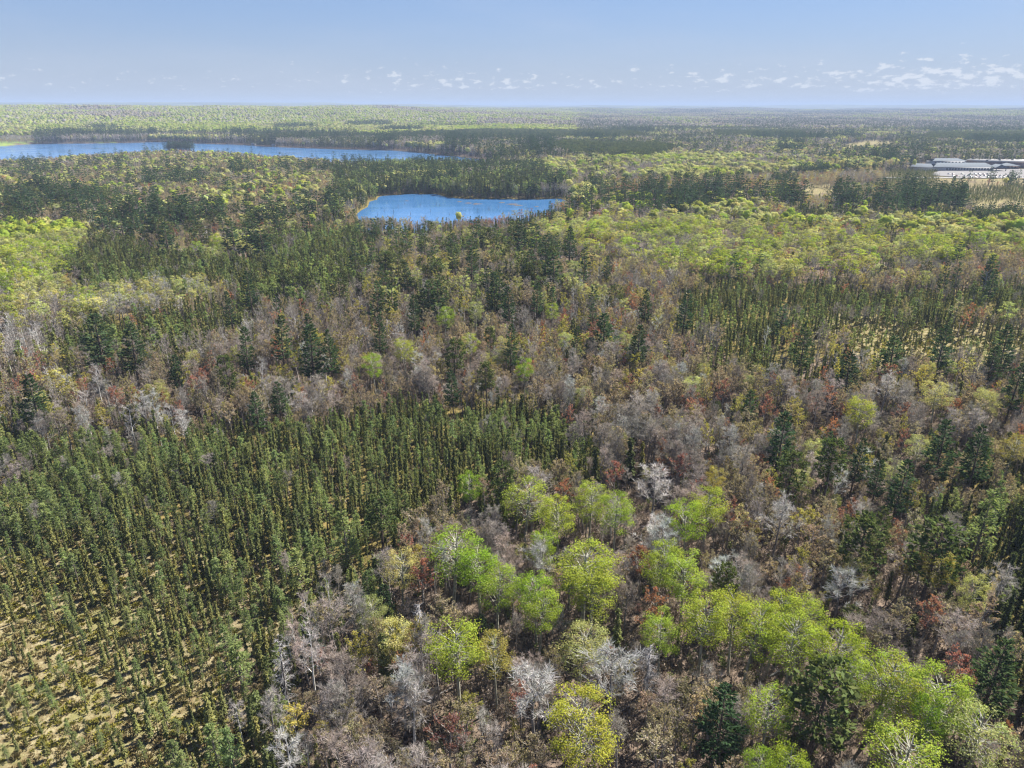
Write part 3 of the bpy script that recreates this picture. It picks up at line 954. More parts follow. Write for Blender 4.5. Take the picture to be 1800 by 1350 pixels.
# ------------------------------------------------------------------ trees placed one by one: kind, top in the photograph, height, width factor, palette, label
HAND = [
    ('quaking_aspen', 792, 934, 18, 1.45, 'green', 'broad bright green aspen, tallest of the clump beside the rusty budding maple'),
    ('quaking_aspen', 842, 958, 17, 1.20, 'green', 'bright green aspen joined to the right of the broadest green crown'),
    ('quaking_aspen', 872, 990, 16, 1.15, 'lime', 'yellow-green aspen sloping down at the right end of the bright green clump'),
    ('quaking_aspen', 700, 966, 15, 1.05, 'pale', 'pale thinly leafed aspen left of the rusty maple at the edge of the spruce bog'),
    ('quaking_aspen', 825, 832, 13, 1.05, 'green', 'small vivid green aspen alone at the edge of the tamaracks'),
    ('quaking_aspen', 922, 848, 17, 1.5, 'lime', 'wide yellow-green aspen at the back edge of the spruce bog'),
    ('quaking_aspen', 985, 872, 16, 1.2, 'lime', 'yellow-green aspen just right of the wide one at the bog edge'),
    ('quaking_aspen', 950, 930, 15, 1.0, 'green', 'round green aspen standing behind the half-bare pale crown'),
    ('quaking_aspen', 945, 1003, 16, 1.1, 'green', 'dense mid-green aspen crown above a yellower one'),
    ('quaking_aspen', 950, 1034, 15, 1.1, 'lime', 'yellowish aspen crown tucked below a mid-green one'),
    ('quaking_aspen', 1030, 960, 18, 1.7, 'lime', 'widest olive yellow aspen in the middle of the near trees'),
    ('quaking_aspen', 1045, 1004, 16, 1.3, 'lime', 'olive yellow aspen in front of the widest aspen'),
    ('quaking_aspen', 1040, 850, 16, 1.2, 'lime', 'left one of two yellow-green aspens behind the grove, beside red maples'),
    ('quaking_aspen', 1084, 872, 16, 1.2, 'lime', 'right one of two yellow-green aspens behind the grove, beside red maples'),
    ('quaking_aspen', 1215, 880, 17, 1.1, 'green', 'deep green aspen against the grey wood, left of a lime one'),
    ('quaking_aspen', 1248, 856, 17, 1.15, 'lime', 'lime aspen touching a deep green one in the grey wood'),
    ('quaking_aspen', 1160, 955, 16, 1.2, 'lime', 'soft green aspen below a silvery bare crown'),
    ('quaking_aspen', 1210, 972, 17, 1.25, 'lime', 'tall leafy aspen at the top of the diagonal grove'),
    ('quaking_aspen', 802, 1092, 17, 1.4, 'lime', 'round full aspen beside a grey dead snag'),
    ('quaking_aspen', 872, 1115, 15, 0.95, 'olive', 'narrow yellow aspen right of the round full one near the snag'),
    ('quaking_aspen', 1022, 1232, 18, 1.35, 'lime', 'round aspen alone at the bottom, showing white branches inside its crown'),
    ('quaking_aspen', 1168, 1076, 15, 1.0, 'lime', 'small feathery aspen between bare poplars and the diagonal grove'),
    ('quaking_aspen', 1246, 1038, 18, 1.15, 'lime', 'dull green aspen at the left end of the diagonal grove'),
    ('quaking_aspen', 1300, 1042, 17, 1.05, 'lime', 'slender lime aspen second along the diagonal grove'),
    ('quaking_aspen', 1326, 1068, 17, 1.15, 'lime', 'lime aspen with dark bare stems showing beneath it'),
    ('quaking_aspen', 1370, 1044, 17, 1.1, 'lime', 'bright lime aspen high in the diagonal grove'),
    ('quaking_aspen', 1416, 1054, 17, 1.1, 'lime', 'bright lime aspen at the back of the diagonal grove beside grey trees'),
    ('quaking_aspen', 1402, 1096, 17, 1.2, 'lime', 'leafy lime aspen in the very middle of the diagonal grove'),
    ('quaking_aspen', 1468, 1094, 17, 1.25, 'green', 'brightest dense green aspen where the grove meets the grey wood'),
    ('quaking_aspen', 1490, 1140, 16, 1.1, 'lime', 'lower lime aspen just below the brightest dense one'),
    ('quaking_aspen', 1560, 1150, 17, 1.2, 'lime', 'duller green aspen on the grove edge above the dark red pine'),
    ('quaking_aspen', 1606, 1176, 16, 1.2, 'lime', 'spreading green aspen low on the right part of the grove'),
    ('quaking_aspen', 1686, 1190, 17, 1.35, 'lime', 'big domed green aspen near the right bottom with a fir behind'),
    ('quaking_aspen', 1644, 1228, 15, 0.8, 'green', 'slim vivid green aspen below the big domed one'),
    ('quaking_aspen', 1740, 1246, 16, 1.35, 'pale', 'pale thin crowned aspen near the right bottom corner'),
    ('quaking_aspen', 1360, 1206, 16, 1.05, 'lime', 'oval yellow-green aspen left of the dark red pine'),
    ('quaking_aspen', 1402, 1306, 14, 0.95, 'green', 'vivid green aspen cut by the bottom edge below the red pine'),
    ('quaking_aspen', 1338, 1328, 13, 0.9, 'green', 'vivid green low aspen on the bottom edge beside the white pine'),
    ('quaking_aspen', 1598, 1290, 16, 1.5, 'lime', 'wide lime aspen on the bottom edge right of the red pine'),
    ('quaking_aspen', 1548, 1245, 12, 0.7, 'green', 'small lime aspen against the right side of the red pine'),
    ('quaking_aspen', 655, 620, 16, 1.0, 'green', 'round bright aspen alone in the brown wood left of centre'),
    ('quaking_aspen', 710, 594, 16, 1.1, 'lime', 'bright lollipop shaped aspen on a bare stem in the brown wood'),
    ('quaking_aspen', 922, 627, 15, 0.95, 'green', 'bright round aspen at the foot of a tall spire shaped white pine'),
    ('quaking_aspen', 972, 533, 14, 1.1, 'lime', 'vivid lime aspen in front of a pair of white pines'),
    ('quaking_aspen', 825, 586, 15, 1.1, 'lime', 'leafy aspen behind the dark red pines left of the spire pine'),
    ('quaking_aspen', 780, 540, 15, 1.3, 'green', 'mid-green aspen pair crown behind a pale one in the pine mix'),
    ('quaking_aspen', 835, 530, 15, 1.2, 'pale', 'pale round aspen left of the double topped white pine'),
    ('quaking_aspen', 1520, 700, 16, 1.15, 'lime', 'large fresh green aspen alone among grey trees on the right'),
    ('quaking_aspen', 1655, 672, 15, 1.5, 'pale', 'wide pale green crown on grey branches at right'),
    ('quaking_aspen', 1745, 684, 15, 1.1, 'pale', 'pale green crown at right above the two white pines'),
    ('quaking_aspen', 1258, 820, 14, 0.8, 'olive', 'small yellow aspen top just above the deep green aspen'),
    ('quaking_aspen', 1660, 965, 14, 1.2, 'olive', 'yellow leafed tree between two dark red pines'),
    ('quaking_aspen', 1785, 762, 14, 1.2, 'olive', 'pale yellow aspen at the right edge beside a white pine'),
    ('quaking_aspen', 1510, 975, 13, 1.0, 'pale', 'pale thin crown low among grey trees left of the red pines'),
    ('quaking_aspen', 1020, 1105, 14, 1.4, 'pale', 'half-leafed pale aspen left of the twin white bare poplars'),
    ('white_pine', 162, 553, 24, 1.45, 'pine', 'huge dark white pine, larger of the pair at left'),
    ('white_pine', 222, 572, 22, 1.3, 'pine', 'dark white pine, smaller of the pair at left'),
    ('white_pine', 306, 624, 15, 0.95, 'pine', 'short bushy white pine among reddish bare trees'),
    ('red_pine', 397, 625, 18, 0.9, 'redpine', 'dark round topped pine beside a lime crown at left'),
    ('white_pine', 424, 575, 20, 0.9, 'pine', 'slim white pine behind a round topped dark pine'),
    ('white_pine', 487, 556, 22, 1.1, 'pine', 'white pine with broad upper limbs in the brown wood'),
    ('white_pine', 540, 572, 23, 1.15, 'pine', 'tall ragged white pine, left of two close together'),
    ('white_pine', 577, 582, 21, 0.95, 'pine', 'tall ragged white pine, right of two close together'),
    ('white_pine', 435, 478, 22, 1.0, 'pine', 'white pine rising over the tamaracks in the middle distance'),
    ('white_pine', 400, 512, 19, 0.8, 'pine', 'narrow bluish pine at the right end of the pale aspen band'),
    ('white_pine', 486, 672, 14, 1.1, 'pine', 'bushy dark pine at the back edge of the spruce bog'),
    ('white_pine', 446, 688, 16, 0.9, 'pine', 'open limbed pine leaning over the edge of the spruce bog'),
    ('white_pine', 663, 556, 19, 0.85, 'pine', 'dark conical pine standing left of lime crowns'),
    ('white_pine', 716, 462, 19, 1.0, 'pine', 'spreading white pine in the mix below the pond'),
    ('white_pine', 795, 424, 22, 0.8, 'pine', 'tall narrow pine straight below the pond'),
    ('white_pine', 870, 480, 23, 1.05, 'pine', 'tall white pine, left top of a joined pair in the centre'),
    ('white_pine', 897, 505, 20, 1.0, 'pine', 'white pine, lower right top of a joined pair in the centre'),
    ('white_pine', 943, 498, 19, 0.95, 'pine', 'white pine, left of two behind a vivid lime aspen'),
    ('white_pine', 970, 505, 18, 0.95, 'pine', 'white pine, right of two behind a vivid lime aspen'),
    ('white_pine', 897, 568, 21, 0.8, 'pine', 'spire shaped white pine above a bright round aspen'),
    ('white_pine', 795, 651, 16, 0.9, 'pine', 'lone conical pine at the back of the spruce bog'),
    ('white_pine', 1003, 398, 25, 1.15, 'pine', 'largest white pine on the edge of the lime belt right of the pond'),
    ('white_pine', 1068, 450, 17, 0.85, 'pine', 'small dark pine in front of the lime belt'),
    ('white_pine', 725, 520, 21, 0.8, 'pine', 'bluish narrow pine behind pale crowns'),
    ('white_pine', 1135, 512, 18, 0.95, 'pine', 'dark pine beside a pale crown near the right hand bog'),
    ('white_pine', 1205, 510, 22, 1.0, 'pine', 'tall pine at the left end of the right hand bog'),
    ('white_pine', 1418, 568, 22, 1.0, 'pine', 'dense dark pine standing at the front of the right hand bog'),
    ('white_pine', 1664, 573, 22, 1.1, 'pine', 'pine with sunlit layered limbs at the front of the right hand bog'),
    ('white_pine', 1778, 572, 22, 1.1, 'pine', 'taller of two dark pines at the right edge by the bog'),
    ('white_pine', 1750, 610, 17, 1.1, 'pine', 'lower of two dark pines at the right edge by the bog'),
    ('white_pine', 1748, 475, 19, 0.9, 'pine', 'dark lopsided pine behind the right hand bog'),
    ('white_pine', 1380, 724, 20, 1.05, 'pine', 'lone layered white pine in the grey hardwoods'),
    ('white_pine', 1668, 740, 20, 1.1, 'pine', 'white pine, left of two above the dark spruce stand'),
    ('white_pine', 1732, 752, 20, 1.0, 'pine', 'white pine, right of two above the dark spruce stand'),
    ('white_pine', 1513, 772, 16, 0.85, 'pine', 'slim pine right of a round topped red pine in the grey wood'),
    ('white_pine', 1592, 808, 18, 0.95, 'pine', 'pine with a long bare leaning stem at the edge of the dark spruces'),
    ('white_pine', 1548, 812, 13, 0.8, 'pine', 'small narrow pine between the slim pine and the bare stemmed one'),
    ('white_pine', 1795, 640, 20, 1.1, 'pine', 'dark pine cut by the right edge above grey trees'),
    ('white_pine', 1275, 1210, 17, 1.1, 'pine', 'bushy green white pine at the bottom, left of an oval aspen'),
    ('white_pine', 1764, 1128, 18, 1.15, 'pine', 'large dark white pine at the right bottom behind a domed aspen'),
    ('white_pine', 1555, 898, 16, 0.9, 'redpine', 'sunlit olive pine top behind the near dark red pine'),
    ('red_pine', 1465, 775, 19, 1.0, 'redpine', 'round topped red pine in the grey wood right of the lone white pine'),
    ('red_pine', 1396, 796, 18, 1.0, 'redpine', 'ragged red pine just below the lone layered white pine'),
    ('red_pine', 1525, 912, 19, 1.25, 'redpine', 'big dark red pine with a yellow leafed tree on its right'),
    ('red_pine', 1655, 922, 20, 1.35, 'redpine', 'big dark red pine next to the black spruce stand'),
    ('red_pine', 1452, 1172, 19, 1.55, 'redpine', 'massive dark red pine at the bottom right among lime aspens'),
    ('red_pine', 1276, 995, 15, 0.85, 'redpine', 'small dark red pine behind the top of the diagonal grove'),
    ('red_pine', 665, 872, 16, 1.2, 'redpine', 'dull olive pine in the corner of the spruce bog'),
    ('red_pine', 795, 600, 17, 1.2, 'redpine', 'dark red pine clump in the brown wood left of the spire pine'),
    ('red_pine', 855, 640, 15, 1.0, 'redpine', 'low dark red pine just left of the spire pine'),
    ('bare_aspen', 945, 1172, 16, 1.35, 'white', 'white branched leafless poplar above the lone bottom aspen'),
    ('bare_aspen', 1082, 1145, 16, 1.45, 'white', 'widest white leafless poplar, right of the other white one at the bottom'),
    ('bare_aspen', 1372, 880, 16, 1.25, 'white', 'silvery leafless tree fanning out in the grey wood'),
    ('bare_aspen', 1152, 826, 16, 1.5, 'white', 'broad silvery leafless crown behind red maples'),
    ('bare_aspen', 1172, 918, 15, 1.3, 'white', 'silver twigged crown directly above a soft green aspen'),
    ('bare_aspen', 950, 955, 14, 1.2, 'white', 'silvery half-bare crown in the middle of the near green aspens'),
    ('bare_aspen', 1480, 1000, 14, 1.3, 'white', 'arching silver leafless tree below the dark red pines'),
    ('bare_aspen', 1560, 662, 15, 1.4, 'white', 'silver leafless crown left of a pale green crown on the right'),
    ('bare_aspen', 1440, 690, 14, 1.2, 'grey', 'spreading grey leafless tree beyond the fresh green aspen'),
    ('paper_birch', 165, 645, 13, 1.1, 'white', 'white birch fanning out below the larger dark pine at left'),
    ('paper_birch', 224, 715, 12, 1.3, 'white', 'very white birch at the back edge of the spruce bog'),
    ('paper_birch', 540, 1105, 14, 1.0, 'white', 'slim white birch right of the tall grey snag'),
    ('paper_birch', 505, 1296, 11, 1.3, 'white', 'forked white birch at the bottom edge below the tall snag'),
    ('paper_birch', 722, 1200, 13, 1.1, 'white', 'crooked grey white birch at the bottom left of centre'),
    ('paper_birch', 362, 398, 14, 1.1, 'white', 'white stemmed birch pair far off among pines at left'),
    ('budding_maple', 738, 985, 14, 1.0, 'red', 'rusty orange budding maple left of the broadest green aspen'),
    ('budding_maple', 1150, 1045, 13, 1.2, 'red', 'rusty budding maple between green aspens in the middle'),
    ('budding_maple', 1082, 810, 12, 1.1, 'red', 'pinkish red maple right of the spruce bog'),
    ('budding_maple', 990, 845, 12, 1.2, 'red', 'red brown maple behind the yellow-green aspens'),
    ('budding_maple', 1195, 800, 12, 1.1, 'red', 'red maple right of the silvery crown'),
    ('budding_maple', 1275, 668, 13, 1.1, 'red', 'orange red maple in front of the right hand bog'),
    ('budding_maple', 1350, 695, 13, 1.0, 'red', 'pink red maple beside a yellow budding tree'),
    ('budding_maple', 1465, 680, 13, 1.1, 'red', 'coral red maple left of the fresh green aspen'),
    ('budding_maple', 1372, 665, 13, 0.9, 'olive', 'yellow budding tree between two red maples'),
    ('budding_maple', 1250, 745, 14, 0.8, 'olive', 'slim yellow green tree in the brown wood right of centre'),
    ('budding_maple', 1620, 655, 13, 1.1, 'olive', 'yellow topped tree at right in front of the bog'),
    ('budding_maple', 200, 680, 12, 1.2, 'red', 'rust red maple among bare birches at left'),
    ('budding_maple', 1640, 1050, 13, 1.2, 'red', 'dark red maple under the big red pine by the spruces'),
    ('tamarack', 1745, 860, 18, 1.25, 'tamarack', 'tall bright tamarack with a long bare stem in the dark spruces'),
    ('tamarack', 1768, 842, 16, 0.8, 'tamarack', 'slimmer tamarack just behind the tall bright one in the dark spruces'),
    ('tamarack', 410, 1120, 12, 1.45, 'tamarack', 'bushy blue-green tamarack at the edge of the open bog'),
    ('tamarack', 370, 1270, 11, 1.2, 'tamarack', 'bright tamarack, left of two at the bottom edge of the bog'),
    ('tamarack', 398, 1272, 11, 1.1, 'tamarack', 'bright tamarack, right of two at the bottom edge of the bog'),
    ('tamarack', 605, 895, 16, 1.2, 'tamarack', 'tall soft tamarack where the bog meets the brown wood'),
    ('tamarack', 520, 960, 13, 1.2, 'tamarack', 'full tamarack near the front of the dense spruces'),
    ('black_spruce', 1112, 770, 14, 1.5, 'spruce_dark', 'lone dark spruce standing in brown hardwoods beside red maples'),
    ('black_spruce', 1048, 785, 14, 1.3, 'spruce_dark', 'dark column spruce at the right tip of the bog'),
]
HAND += [
    ('white_pine', 1213, 282, 27, 1.2, 'pine', 'tall dark pine alone in the far lime belt above the long pine row'),
    ('white_pine', 1428, 324, 20, 1.1, 'pine', 'isolated dark pine on the far tan bog between the two pine rows'),
    ('white_pine', 1718, 346, 17, 1.0, 'pine', 'last small pine at the end of the far right pine row'),
    ('white_pine', 1002, 336, 27, 1.2, 'pine', 'dark pine at the right end of the pond, taller of two'),
    ('white_pine', 968, 354, 19, 0.9, 'pine', 'slim dark pine standing before the right end of the pond'),
]
SNAGS = [(487, 1122, 17, 'tall grey dead conifer with fine drooping branches at the edge of the bog'),
         (735, 1062, 16, 'grey shaggy dead snag left of the round full aspen'),
         (1420, 600 + 395, 12, 'thin bleached dead stem in the grey wood'),
         (1143, 1135, 13, 'thin broken grey snag right of the white leafless poplars')]

# ------------------------------------------------------------------ scatter
HALF = 0.80        # half width of the planted wedge, in bearing (frame edge is at about 0.73 low, less far off)
SCHOOL = (at(1600, 318), at(1960, 287))


def rect_world():
    return None


ROAD_Y = float(at(1500, 315)[1])
LOT = np.array([at(1636, 308), at(1660, 300), at(2100, 299), at(2100, 314.5), at(1700, 314.5), at(1640, 311)])
BLD = np.array([at(1606, 303.5), at(1606, 294), at(2150, 292), at(2150, 303.5)])


def cells(r0, r1, cell):
    """jittered grid over a wedge"""
    ny = int((r1 + 2) / cell)
    iy = np.arange(int(r0 * 0.7 / cell), ny)
    pts = []
    for j in iy:
        yy = j * cell
        w = HALF * yy + 28
        n = int(w / cell)
        xs = np.arange(-n, n + 1) * cell
        pts.append(np.stack((xs, np.full(xs.shape, yy)), 1))
    P = np.concatenate(pts) + rng.uniform(-0.5, 0.5, (sum(map(len, pts)), 2)) * cell
    r = np.hypot(P[:, 0], P[:, 1])
    return P[(r >= r0) & (r < r1)]


TREES = {k: [] for k in KIND}     # kind -> list of arrays (x, y, height, width factor, r, g, b, stand id)
STAND_NAMES = list(COMP)
PALN = list(PAL)


def colours(pal, n, spread=(0.68, 1.3)):
    P = np.array(PAL[pal])
    i = rng.integers(0, len(P), n)
    j = rng.integers(0, len(P), n)
    c = lerp((0, 0, 0), (1, 1, 1), rng.uniform(0, 1, n))
    c = P[i] * (1 - c) + P[j] * c
    c = c * rng.uniform(*spread, (n, 1))
    c[:, 0] *= rng.uniform(0.92, 1.08, n)
    return c


hand_xy = np.array([at(u, v, h + 1.0) for _, u, v, h, *_ in HAND] + [at(u, v, h + 1) for u, v, h, _ in SNAGS])
hand_r = np.array([1.1 + (1.5 * w if k in ('quaking_aspen', 'white_pine', 'red_pine', 'bare_aspen') else 0.6) for k, u, v, h, w, *_ in HAND] + [1.3] * len(SNAGS))


def scatter(r0, r1, cell, boost=1.0):
    P = cells(r0, r1, cell)
    x, y = P[:, 0], P[:, 1]
    keep = np.ones(len(x), bool)
    for Q, m in ((LAKE, 3.0), (POND, 2.5)):
        bx = (x > Q[:, 0].min() - 5) & (x < Q[:, 0].max() + 5) & (y > Q[:, 1].min() - 5) & (y < Q[:, 1].max() + 5)
        i = np.flatnonzero(bx)
        if len(i):
            keep[i] &= ~inside(x[i], y[i], Q) & (poly_dist(x[i], y[i], Q) > m)
    for Q in (LOT, BLD):
        keep &= ~inside(x, y, Q)
    keep &= ~((np.abs(y - ROAD_Y) < 7) & (x > 300))
    if r0 < 400:
        for (hx, hy), hr in zip(hand_xy, hand_r):
            if math.hypot(hx, hy) < r1 + 10:
                keep &= (x - hx) ** 2 + (y - hy) ** 2 > hr ** 2
    x, y = x[keep], y[keep]
    st = stands_at(x, y)
    clump = fbm(x / 9.0 + 11, y / 9.0 + 3, 2)
    for name in np.unique(st):
        dens, mix = COMP[name]
        if not mix:
            continue
        i = np.flatnonzero(st == name)
        gh, gw, gd = GROWN.get(name, (1, 1, 1))
        p = dens * gd * cell * cell * (0.55 + 0.9 * clump[i])
        i = i[rng.random(len(i)) < p]
        # neighbouring trees tend to be of one sort
        pg = 26.0 * np.clip(np.hypot(x[i], y[i]).mean() / 320.0, 1, 5) if len(i) else 26.0
        patch = fbm(x[i] / (pg * 1.4) + 7, y[i] / pg + 90, 2)
        patch = np.clip((patch - 0.25) / 0.5, 0, 0.999)
        u = np.where(rng.random(len(i)) < (0.28 if name in ('pine_belt', 'point_wood', 'pine_mix') else 0.45 if r0 < 500 else 0.62), patch, rng.random(len(i)))
        sh = np.cumsum([m[2] for m in mix])
        sh = sh / sh[-1]
        pick = np.searchsorted(sh, u)
        for q, (kind, pal, _, h0, h1) in enumerate(mix):
            j = i[pick == q]
            if not len(j):
                continue
            h = rng.uniform(h0, h1, len(j)) * (0.92 + 0.2 * (fbm(x[j] / 18.0, y[j] / 18.0, 2) - 0.3))
            thin = kind in ('black_spruce', 'tamarack')
            h = h * gh
            w = rng.uniform(0.72, 1.42, len(j)) * (gw if not thin else 0.5 + 0.5 * gw)
            TREES[kind].append(np.column_stack((x[j], y[j], h, w, colours(pal, len(j)), np.full(len(j), STAND_NAMES.index(name)), np.full(len(j), PALN.index(pal)))))


scatter(62, 520, 2.0)
scatter(520, 1500, 3.0)
scatter(1500, 2900, 4.6)

n = 2600
i = rng.integers(0, len(POND), n)
f = rng.uniform(0, 1, (n, 1))
Q = POND[i] * (1 - f) + np.roll(POND, -1, 0)[i] * f
Q = Q + rng.normal(0, 7, (n, 2))
dq = poly_dist(Q[:, 0], Q[:, 1], POND)
Q = Q[(dq > .8) & (dq < 13) & ~inside(Q[:, 0], Q[:, 1], POND)]
n = len(Q)
TREES['black_spruce'].append(np.column_stack((Q, rng.uniform(2.0, 7.0, n), rng.uniform(.9, 1.3, n), colours('spruce_dark', n), np.full(n, STAND_NAMES.index('pond_rim')), np.full(n, PALN.index('spruce_dark')))))
hp = [to_px(x, y, np.array((h, h * .3))) for (x, y), (k, u, v, h, w, *_) in zip(hand_xy, HAND)]
for kind in TREES:
    for q, A in enumerate(TREES[kind]):
        d = np.hypot(A[:, 0], A[:, 1])
        near = d < 560
        ut, vt = to_px(A[:, 0], A[:, 1], A[:, 2] + 1)
        bad = np.zeros(len(A), bool)
        rad = A[:, 2] * (.10 if kind in ('black_spruce', 'tamarack') else .2)
        for (x, y), (uu, vv), (k, u, v, h, w, *_) in zip(hand_xy, hp, HAND):
            dh = math.hypot(x, y)
            hw = FPX / dh * (h * .15 * w if k in ('white_pine', 'red_pine') else h * .12 * w)
            bad |= near & (d < dh + 1) & (d > dh - 60) & (np.abs(ut - u) < hw + .6 * rad * FPX / np.maximum(d, 1)) & (vt < vv[1]) & (vt > v - 40)
        A[bad, 2] *= rng.uniform(.38, .62, bad.sum())
        TREES[kind][q] = A[~(bad & (d > 330) & (rng.random(len(A)) < .5))]

taken = [(x, y) for (x, y), (k, *_) in zip(hand_xy, HAND) if k in ('white_pine', 'red_pine')]
for kind in ('white_pine', 'red_pine'):        # pines stand apart in the bare wood
    for q, A in enumerate(TREES[kind]):
        keep = np.ones(len(A), bool)
        for i in np.flatnonzero((np.hypot(A[:, 0], A[:, 1]) < 420) & (A[:, 7] == STAND_NAMES.index('hardwood'))):
            if any((A[i, 0] - x) ** 2 + (A[i, 1] - y) ** 2 < 13 ** 2 for x, y in taken):
                keep[i] = False
            else:
                taken.append((A[i, 0], A[i, 1]))
        TREES[kind][q] = A[keep]

# trees of the island in the big lake
n = 170
a, rr = rng.uniform(0, 6.283, n), np.sqrt(rng.uniform(0, 1, n)) * 33
isl = np.column_stack((ISLAND_C[0] + rr * np.cos(a), ISLAND_C[1] + rr * np.sin(a) / 1.7, rng.uniform(13, 20, n), rng.uniform(1.0, 1.4, n), colours('pine', n),
                       np.full(n, STAND_NAMES.index('far_shore')), np.full(n, PALN.index('pine'))))
TREES['white_pine'].append(isl)

# ------------------------------------------------------------------ individuals and the rest of each kind
WIDTH0 = {'black_spruce': 1.25, 'tamarack': 2.0}
ART = {'black_spruce': 'black spruce', 'tamarack': 'tamarack', 'white_pine': 'white pine', 'red_pine': 'red pine', 'quaking_aspen': 'leafed aspen',
       'bare_aspen': 'leafless tree', 'budding_maple': 'budding tree', 'paper_birch': 'white barked birch'}


def link(o):
    COL.objects.link(o)
    return o


def tree(kind, x, y, h, w, tint, lod, label, group):
    tm, cm = PROTO[kind][lod][rng.integers(0, len(PROTO[kind][lod]))]
    H0 = KIND[kind][1]
    e = bpy.data.objects.new(kind, None)
    e.empty_display_size = 0.5
    e.location = (x, y, float(ground(np.array([x]), np.array([y]))[0]) - 0.1)
    s = h / H0
    e.rotation_euler = (rng.normal(0, 0.02), rng.normal(0, 0.02), rng.uniform(0, 6.283))
    ws = w * s ** 0.8
    e.scale = (ws, ws, s)
    e['label'] = label
    e['category'] = 'tree'
    if group:
        e['group'] = group
    link(e)
    for nm, me in (('trunk', tm), ('crown', cm)):  # parts
        c = bpy.data.objects.new(nm, me)
        c.parent = e
        if nm == 'crown':
            c['tint'] = [float(tint[0]), float(tint[1]), float(tint[2])]
        link(c)
    return e


def stuff(name, kind, A, lods):
    n = len(A)
    me = bpy.data.meshes.new(name)
    me.vertices.add(n)
    z = ground(A[:, 0], A[:, 1]) - 0.1
    me.vertices.foreach_set('co', np.column_stack((A[:, 0], A[:, 1], z)).ravel())
    nv = KIND[kind][4]
    s = A[:, 2] / KIND[kind][1]
    ws = A[:, 3] * s ** 0.8
    for nm, typ, data, key in (('rot', 'FLOAT_VECTOR', np.column_stack((rng.normal(0, .025, n), rng.normal(0, .025, n), rng.uniform(0, 6.283, n))), 'vector'),
                               ('scl', 'FLOAT_VECTOR', np.column_stack((ws, ws, s)), 'vector'),
                               ('tint', 'FLOAT_COLOR', np.column_stack((A[:, 4:7], np.ones(n))), 'color'),
                               ('pidx', 'INT', lods * nv + rng.integers(0, nv, n), 'value')):
        t = me.attributes.new(nm, typ, 'POINT')
        t.data.foreach_set(key, np.asarray(data).ravel())
    o = bpy.data.objects.new(name, me)
    o['kind'] = 'stuff'
    link(o)
    instancer(o, PCOL[kind])
    return o


def instancer(o, coll):
    g = bpy.data.node_groups.new('planting', 'GeometryNodeTree')
    g.interface.new_socket('Geometry', in_out='INPUT', socket_type='NodeSocketGeometry')
    g.interface.new_socket('Geometry', in_out='OUTPUT', socket_type='NodeSocketGeometry')
    gi, go = g.nodes.new('NodeGroupInput'), g.nodes.new('NodeGroupOutput')
    ci = g.nodes.new('GeometryNodeCollectionInfo')
    ci.inputs['Collection'].default_value = coll
    ci.inputs['Separate Children'].default_value = True
    ci.inputs['Reset Children'].default_value = True
    ip = g.nodes.new('GeometryNodeInstanceOnPoints')

    def attr(name, typ):
        n_ = g.nodes.new('GeometryNodeInputNamedAttribute')
        n_.data_type = typ
        n_.inputs['Name'].default_value = name
        return [s_ for s_ in n_.outputs if s_.enabled and s_.name == 'Attribute'][0]
    L_ = g.links.new
    L_(gi.outputs[0], ip.inputs['Points'])
    L_(ci.outputs[0], ip.inputs['Instance'])
    ip.inputs['Pick Instance'].default_value = True
    L_(attr('pidx', 'INT'), ip.inputs['Instance Index'])
    L_(attr('rot', 'FLOAT_VECTOR'), ip.inputs['Rotation'])
    L_(attr('scl', 'FLOAT_VECTOR'), ip.inputs['Scale'])
    L_(ip.outputs[0], go.inputs[0])
    m = o.modifiers.new('planting', 'NODES')
    m.node_group = g


PLACE = {
    'bog_open': 'on the open tan bog', 'bog_sparse': 'in the thin wood bordering the open tan bog', 'bog_edge': 'in the dark strip between bog and bare wood',
    'bog_front': 'in the front fringe of the dense bog forest',
    'bog_forest': 'in the dense bog forest left of the green aspens', 'spruce_right': 'in the dark spruce stand by the tall tamarack', 'bog_mid_open': 'in the open strip of the right hand bog',
    'bog_mid_dense': 'in the crowded right hand bog', 'aspen_lime': 'in the lime aspen band at left', 'aspen_pale': 'in the pale aspen band behind the two huge pines',
    'birch_grey': 'in the grey birch patch left of the huge pines', 'conifer_mid': 'in the conifer block beyond the pale aspen band', 'swamp_mix': 'in the swamp behind the two huge pines',
    'pond_rim': 'on the near rim of the pond', 'pond_back': 'between the pond and the big lake', 'pine_row': 'in the long pine row right of the pond', 'spruce_under': 'in front of the far right pine row',
    'pine_mix': 'in the pine mix below the pond', 'aspen_belt': 'in the lime belt right of the pond', 'open_far': 'on the far tan bog', 'treed_bog': 'in the spruce bog before the car park',
    'plantation': 'in a far pine plantation', 'aspen_far': 'in the far lime belt before the road', 'far_shore': 'on the far shore of the big lake', 'pine_belt': 'in the pine belt short of the big lake',
    'point_wood': 'in the brown wood short of the big lake', 'far_plain': 'on the far plain', 'hill_lime': 'on the hillside beyond the big lake', 'hardwood': 'in the brown wood'}
LOOK = {'spruce': 'olive', 'spruce_dark': 'dark', 'tamarack': 'soft grey-green', 'pine': 'layered', 'redpine': 'tufted', 'lime': 'lime green', 'green': 'fresh green', 'pale': 'pale yellow-green',
        'grey': 'brown-grey', 'white': 'whitish', 'buds': 'tan', 'red': 'reddish', 'olive': 'yellow'}


def size_word(h, kind):
    a, b = {'black_spruce': (6, 10.5), 'tamarack': (6.5, 11), 'white_pine': (18.5, 23), 'red_pine': (15, 18), 'quaking_aspen': (12.5, 14.5)}.get(kind, (10, 12.5))
    return 'small' if h < a else 'tall' if h > b else 'middling'


